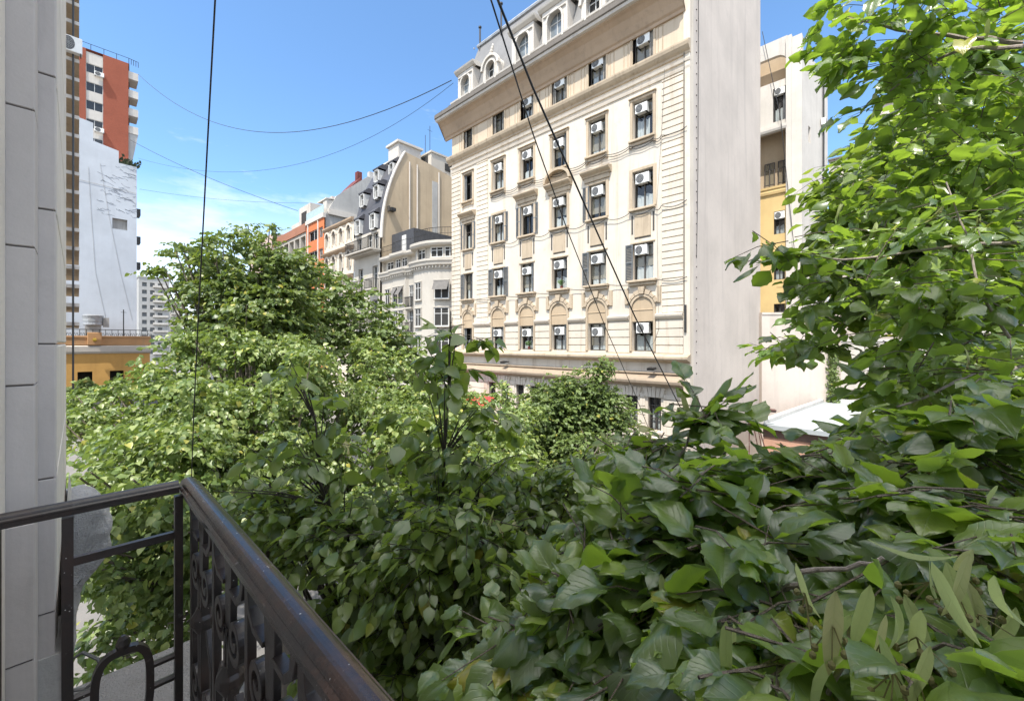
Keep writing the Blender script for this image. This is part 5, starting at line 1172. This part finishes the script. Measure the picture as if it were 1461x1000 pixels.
# dark trees in the house's shadow, lower middle
T3 = [(385,715,3.3,62,34),(450,770,3.1,85,50),(560,800,3.0,105,80),(700,760,3.0,105,70),(640,890,2.9,115,85),(520,880,3.0,90,80),(755,840,2.7,85,75),(620,960,2.8,130,60),(800,700,3.3,75,50),(705,685,3.6,75,36),(840,780,2.6,60,70),(760,940,2.5,90,60,.8),(560,720,3.6,70,40,.7)]
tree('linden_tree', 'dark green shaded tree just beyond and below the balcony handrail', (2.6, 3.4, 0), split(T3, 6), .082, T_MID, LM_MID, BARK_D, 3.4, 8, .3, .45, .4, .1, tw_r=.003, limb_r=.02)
def shoot(label, stem, blobs):
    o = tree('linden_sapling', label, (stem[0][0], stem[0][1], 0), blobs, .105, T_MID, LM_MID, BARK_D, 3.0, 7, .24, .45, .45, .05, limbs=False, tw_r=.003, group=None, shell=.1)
    m = MB(); n = len(stem); m.tube(stem, list(np.linspace(.016, .005, n)), 6)
    s_ = np.array(stem)
    for b in blobs:
        c = at(*b[:3]); k = np.argmin(np.linalg.norm(s_-c, axis=1)); k = max(0, k-1)
        for q in range(3):
            e = c+RNG.normal(size=3)*np.array([b[3], b[3], b[4]])*b[2]/F_PX*.6; m.tube([s_[k], (s_[k]+e)/2+np.array([0,0,.03]), e], [.007, .005, .002], 5)
    obj('stem', m, BARK_D, o)
shoot('tall thin dark shoot with big leaves standing before the bow-front white house', [at(625,900,3.2), at(629,760,3.2), at(634,650,3.2), at(640,560,3.2), at(641,500,3.2), at(643,460,3.2)],
      [(645,485,3.2,34,28,.9),(690,482,3.2,16,10,.7),(655,540,3.2,46,30,.75),(612,530,3.2,20,22,.6),(640,600,3.2,80,26,.7),(700,600,3.1,42,30,.7),(600,645,3.2,46,26,.6),(680,655,3.1,80,26,.8)])
shoot('thin dark shoot with drooping leaves in front of the tallest sunlit tree', [at(505,880,3.2), at(490,800,3.2), at(470,720,3.2), at(456,660,3.2), at(450,600,3.2), at(440,560,3.2)],
      [(450,590,3.2,36,26,.6),(415,545,3.2,18,26,.5),(455,640,3.2,60,26,.75),(410,660,3.1,40,24,.6),(500,690,3.2,50,24,.6),(340,690,3.4,36,18,.6)])
# the linden that fills the right-hand side
def bracts(o, pos):
    k = RNG.choice(len(pos), 200, False); P = pos[k]+RNG.normal(size=(200, 3))*.03
    near = [at(*q) for q in ((1275,825,.50),(1335,820,.52),(1240,850,.50),(1390,800,.56),(1205,835,.54),(1305,850,.5),(1330,850,.5),(1360,840,.52),(1420,830,.55),(1000,760,1.0),(985,740,1.05),(1210,920,.5),(1060,900,.6),(1440,920,.5),(690,735,2.2),(700,745,2.2),(1030,690,1.3),(880,770,1.1))]
    P = np.concatenate([P]+[n_+RNG.normal(size=(2, 3))*.02 for n_ in near])
    t = RNG.normal(size=P.shape)*.28+np.array([.0, 0, -1.0]); n_ = RNG.normal(size=P.shape)*.6+np.array([-.6, -.5, .2])
    ok = (P[:, 0] > .42); P, t, n_ = P[ok], t[ok], n_[ok]
    leaves_mesh('bract', P, t, n_, .088*(.75+.5*RNG.random(len(P))), T_STRAP, [LM_BRACT], o)['kind'] = 'stuff'
    m = MB()
    for p, d in list(zip(P, t))[::2]:
        j = p+d/np.linalg.norm(d)*.04
        for q in range(5):
            e = j+RNG.normal(size=3)*.014+np.array([0, 0, -.028]); m.tube([j, e], .0009, 3, cap=False); m.lathe(e, [(.0015,-.005),(.0042,-.002),(.0042,.002),(.0015,.005)], 6)
    obj('fruit', m, simple('linden_fruit', (.16,.15,.05), .7), o)['kind'] = 'stuff'
    for pts, r in (([(1461,720,.95),(1390,712,1.05),(1300,682,1.15),(1250,670,1.2),(1190,672,1.25),(1130,700,1.3),(1090,735,1.3)], .0085), ([(1461,690,1.2),(1330,682,1.25),(1240,690,1.3),(1170,668,1.3)], .005),
                   ([(1461,520,1.8),(1420,530,1.75),(1370,540,1.7),(1320,565,1.65),(1280,580,1.6)], .008), ([(1461,345,1.9),(1380,350,1.95),(1300,360,2.0),(1200,372,2.0),(1100,362,2.0)], .009),
                   ([(1461,60,2.0),(1380,55,2.1),(1300,45,2.2),(1230,30,2.3)], .012), ([(1461,66,1.8),(1370,72,2.0),(1310,100,2.2),(1270,130,2.2)], .009), ([(1100,850,.8),(1142,835,.72),(1145,815,.7),(1210,808,.66),(1260,795,.64)], .006),
                   ([(1080,760,1.1),(1010,730,1.2),(930,705,1.35),(905,745,1.35),(890,810,1.35),(880,840,1.3)], .011), ([(930,705,1.35),(965,665,1.4),(985,620,1.45),(1005,590,1.45)], .005), ([(1220,900,.6),(1200,950,.55),(1170,1010,.52)], .005),
                   ([(1440,480,1.6),(1400,420,1.7),(1380,340,1.8),(1350,260,1.9)], .006), ([(1461,130,2.2),(1350,170,2.3),(1290,230,2.3),(1260,330,2.3)], .007)):
        P_ = [at(*q) for q in pts]; out_ = []
        for i in range(len(P_)-1):
            for tt in (0, .33, .66): out_.append(P_[i]*(1-tt)+P_[i+1]*tt+RNG.normal(size=3)*r*.5)
        out_.append(P_[-1]); m = MB(); m.tube(out_, list(np.linspace(r, r*.5, len(out_))), 7); obj('branch', m, BRB, o)
T5 = [(1195,22,2.4,32,28,.8),(1250,62,2.3,46,34,.8),(1218,92,2.4,22,12,.6),(1262,150,2.3,36,18,.7),(1290,58,2.2,85,50,.85),(1400,70,2.1,80,80),(1225,30,2.3,40,32,.8),(1300,140,2.2,62,38),(1400,210,2.1,75,62),(1290,255,2.3,80,42),(1235,330,2.2,55,42),(1390,335,1.9,85,62),(1150,382,2.0,55,20,.8),(1095,362,2.0,22,10,.6),
      (1245,415,1.9,105,50),(1160,478,2.2,52,18,.8),(1390,455,1.75,90,62),(1310,545,1.7,70,34,.9),(1425,560,1.5,70,60),(1210,255,2.4,35,30,.6),(1270,490,1.8,50,24,.6),
      (1345,638,1.3,110,34),(1200,672,1.2,85,24),(1015,602,1.4,36,24,.8),(945,660,1.5,75,26),(1050,692,1.2,95,36),(1310,705,1.0,150,45),(905,755,1.2,75,45),(1100,780,.95,150,55),(1350,800,.82,130,65),(850,862,1.1,75,40),(745,912,1.1,55,32,.8),
      (765,965,1.1,85,32),(950,862,.95,120,55),(1100,900,.78,150,55),(1330,925,.66,150,65),(950,962,.9,120,36),(1150,975,.64,120,36),(1420,640,1.0,70,60),(1440,760,.8,60,60)]
tree('linden_tree', 'near linden with large glossy heart-shaped leaves and pale hanging bracts', (3.6, -.3, 0), [b for b in T5 if b[1] < 585]+split([b for b in T5 if b[1] >= 585], 6, .5, 9), .078, T_NEAR, LM_NEAR, BARK, 3.0, 7, .24, .30, .36, .14, limbs=False, tw_r=.0026, extra=bracts, limb_r=.018, shell=.2, flat_below=585)
T6 = [(900,870,2.1,190,110),(1180,790,2.1,230,110),(1330,330,3.2,130,170,.8),(1390,600,2.4,120,120),(1100,920,1.7,240,90),(1010,720,2.4,130,50),(1370,890,1.5,140,110),(1190,725,1.9,190,40),(1350,660,2.2,120,60)]
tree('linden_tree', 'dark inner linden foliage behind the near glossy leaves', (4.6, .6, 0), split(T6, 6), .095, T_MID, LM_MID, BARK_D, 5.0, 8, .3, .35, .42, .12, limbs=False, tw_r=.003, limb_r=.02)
T7 = [(1245,280,4.4,66,70),(1330,300,4.4,90,90),(1400,250,4.4,75,90),(1300,400,4,130,70),(1400,430,4,95,100),(1185,440,4.0,66,48),(1150,492,3.8,60,16,.8),(1420,540,3.5,60,70),(1340,110,3.4,90,55),(1425,100,3.4,60,85),(1200,300,4.4,26,60,.7),(1260,510,3.8,60,20,.7)]
tree('linden_tree', 'smaller-leaved linden in front of the yellow and white rear block', (5.6, 1.4, 0), split(T7, 6), .095, T_MID, LM_SUN2, BARK_D, 2.3, 8, .34, .35, .4, .12, limbs=False, tw_r=.004)
# bare grey brush below the cream block
def brush(label, px, py, zd, r, n):
    c = at(px, py, zd); o = thing('bare_shrub', label, 'shrub', (c[0], c[1], 0)); m = MB()
    for i in range(n):
        b = c+np.array([RNG.normal()*r*.4, RNG.normal()*r*.4, -r*1.2]); d = unit(RNG.normal(size=3)+np.array([0, 0, .9])); L = r*(1.0+1.3*RNG.random()); pts = [b]
        for k in range(5): d = unit(d+RNG.normal(size=3)*.35); pts.append(pts[-1]+d*L/5)
        m.tube(pts, list(np.linspace(.014, .005, 6)), 4)
        for k in (2, 3, 4):
            e = pts[k]+unit(d+RNG.normal(size=3)*.8)*L*.35; m.tube([pts[k], e], [.008, .003], 4)
    obj('twig', m, simple('pale_dry_twig', (.36,.30,.25), .8, var=.4), o)['kind'] = 'stuff'
    m = MB(); m.tube([(c[0], c[1], 0), c-np.array([0, 0, r])], [.05, .03], 6); obj('stem', m, BARK, o)
brush('tangled bare grey twigs beside the round green tree', 855, 640, 13.5, .9, 70)
brush('sparse bare twigs at the foot of the blank grey wall', 1010, 640, 15, 1.1, 34)
hd = thing('hedge', 'dark hedge along the foot of the ochre house', 'hedge', (2.5, 76, 0))
P = np.column_stack([RNG.uniform(-3, 7, 2600), 76+RNG.normal(size=2600)*.7, RNG.random(2600)**.7*2.9])
P[:, 2] *= .8+.2*np.sin(P[:, 0]*2.1)
leaves_mesh('foliage', P, RNG.normal(size=P.shape)+np.array([0,-.4,-.3]), RNG.normal(size=P.shape)*.7+np.array([0,-.5,1]), .42*(.6+.7*RNG.random(2600)), T_FAR, [LM_BACK], hd)
m = MB()
for i in range(8): m.tube([(-2.6+1.25*i, 76, 0), (-2.5+1.25*i, 76, 1.8)], .06, 5)
obj('stem', m, BARK, hd)['kind'] = 'stuff'
iv = thing('climbing_ivy', 'narrow column of ivy on the end of the grey yard wall', 'plant', (36.2, 3.6, 0))
c0 = at(1189, 560, 28.2); P = np.array([c0[0], c0[1], 0])+np.column_stack([RNG.normal(size=1500)*.12, RNG.normal(size=1500)*.16, RNG.uniform(1.5, 7.4, 1500)])
leaves_mesh('foliage', P, RNG.normal(size=P.shape)+np.array([-.4,-.2,-1]), RNG.normal(size=P.shape)*.5+np.array([-1,-.5,.3]), .13*(.7+.6*RNG.random(1500)), T_FAR, [LM_BACK], iv)
m = MB(); m.tube([(c0[0],c0[1],0),(c0[0]+.05,c0[1],3),(c0[0],c0[1],7.2)], .04, 5); obj('stem', m, BARK, iv)
# ================================================================== light, sky, camera
SUN_EL = 60.0
sd = np.array([-.945, -.326, 0]); sd /= np.linalg.norm(sd)
sun = bpy.data.lights.new('sun', 'SUN'); sun.energy = 3.4; sun.angle = R(.5); sun.color = (1, .955, .88)
so = bpy.data.objects.new('sun', sun); COL.objects.link(so)
d3 = Vector((sd[0]*math.cos(R(SUN_EL)), sd[1]*math.cos(R(SUN_EL)), math.sin(R(SUN_EL))))
so.rotation_euler = d3.to_track_quat('Z', 'Y').to_euler(); so.location = (-20, -8, 40)
w = bpy.data.worlds.new('World'); S.world = w; w.use_nodes = True; nt = w.node_tree
bg = nt.nodes['Background']; sky = nt.nodes.new('ShaderNodeTexSky'); sky.sky_type = 'NISHITA'; sky.sun_disc = False
sky.sun_elevation = R(SUN_EL); sky.sun_rotation = math.atan2(sd[0], sd[1]) ; sky.air_density = 1.0; sky.dust_density = .6; sky.ozone_density = 1.6
tc = nt.nodes.new('ShaderNodeTexCoord'); sp = nt.nodes.new('ShaderNodeSeparateXYZ'); nt.links.new(tc.outputs['Generated'], sp.inputs[0])
mp = nt.nodes.new('ShaderNodeMapping'); mp.inputs['Scale'].default_value = (2.2, 2.2, 7.5); mp.inputs['Rotation'].default_value = (R(8), R(-6), 0); nt.links.new(tc.outputs['Generated'], mp.inputs[0])
n1 = noise(nt, mp.outputs[0], 1.7, 9, .62)
band = ramp(nt, sp.outputs[2], .62, .06)                      # clouds thin out with height
th = nt.nodes.new('ShaderNodeMath'); th.operation = 'MULTIPLY_ADD'; nt.links.new(band, th.inputs[0]); th.inputs[1].default_value = .46; th.inputs[2].default_value = -.26
ad = nt.nodes.new('ShaderNodeMath'); ad.operation = 'ADD'; nt.links.new(n1, ad.inputs[0]); nt.links.new(th.outputs[0], ad.inputs[1])
cl_ = ramp(nt, ad.outputs[0], .52, .86, 0, .75)
skyt = mixrgb(nt, sky.outputs[0], (.70, .88, .98), 1.0, 'MULTIPLY')
col = mixrgb(nt, skyt, (4.6, 4.9, 5.3), cl_)
col = mixrgb(nt, col, (5.2, 5.5, 5.9), ramp(nt, sp.outputs[2], .30, .02, 0, .75))   # pale haze low over the roofs
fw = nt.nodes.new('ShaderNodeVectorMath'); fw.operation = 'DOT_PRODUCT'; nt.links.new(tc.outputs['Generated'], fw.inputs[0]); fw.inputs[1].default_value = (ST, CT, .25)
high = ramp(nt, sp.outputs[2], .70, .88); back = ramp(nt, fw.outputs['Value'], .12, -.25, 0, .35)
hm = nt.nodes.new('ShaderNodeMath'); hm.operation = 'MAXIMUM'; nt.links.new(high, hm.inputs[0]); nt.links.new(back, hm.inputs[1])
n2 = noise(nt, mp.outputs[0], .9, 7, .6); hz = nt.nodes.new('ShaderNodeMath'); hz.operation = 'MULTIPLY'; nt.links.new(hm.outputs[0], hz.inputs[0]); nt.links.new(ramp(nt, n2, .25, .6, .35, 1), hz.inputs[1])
col = mixrgb(nt, col, (9.6, 9.4, 9.0), hz.outputs[0])       # white fill light added as unseen cloud overhead and behind the camera
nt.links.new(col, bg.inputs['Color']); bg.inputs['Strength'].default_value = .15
cam = bpy.data.cameras.new('camera'); co_ = bpy.data.objects.new('camera', cam); COL.objects.link(co_)
co_.location = (0, 0, H_EYE); co_.rotation_euler = (R(90), 0, -TH)
cam.sensor_width = 36; cam.lens = 36*F_PX/1461; cam.shift_y = -11/1461; cam.clip_start = .02; cam.clip_end = 2000
S.camera = co_
S.view_settings.view_transform = 'Standard'; S.view_settings.look = 'None'; S.view_settings.exposure = 1.1; S.view_settings.gamma = 1
S.render.resolution_x, S.render.resolution_y = 1024, 700
S.cycles.max_bounces = 8; S.cycles.diffuse_bounces = 3; S.cycles.transmission_bounces = 4; S.cycles.transparent_max_bounces = 8; S.cycles.glossy_bounces = 2
S.cycles.use_denoising = True
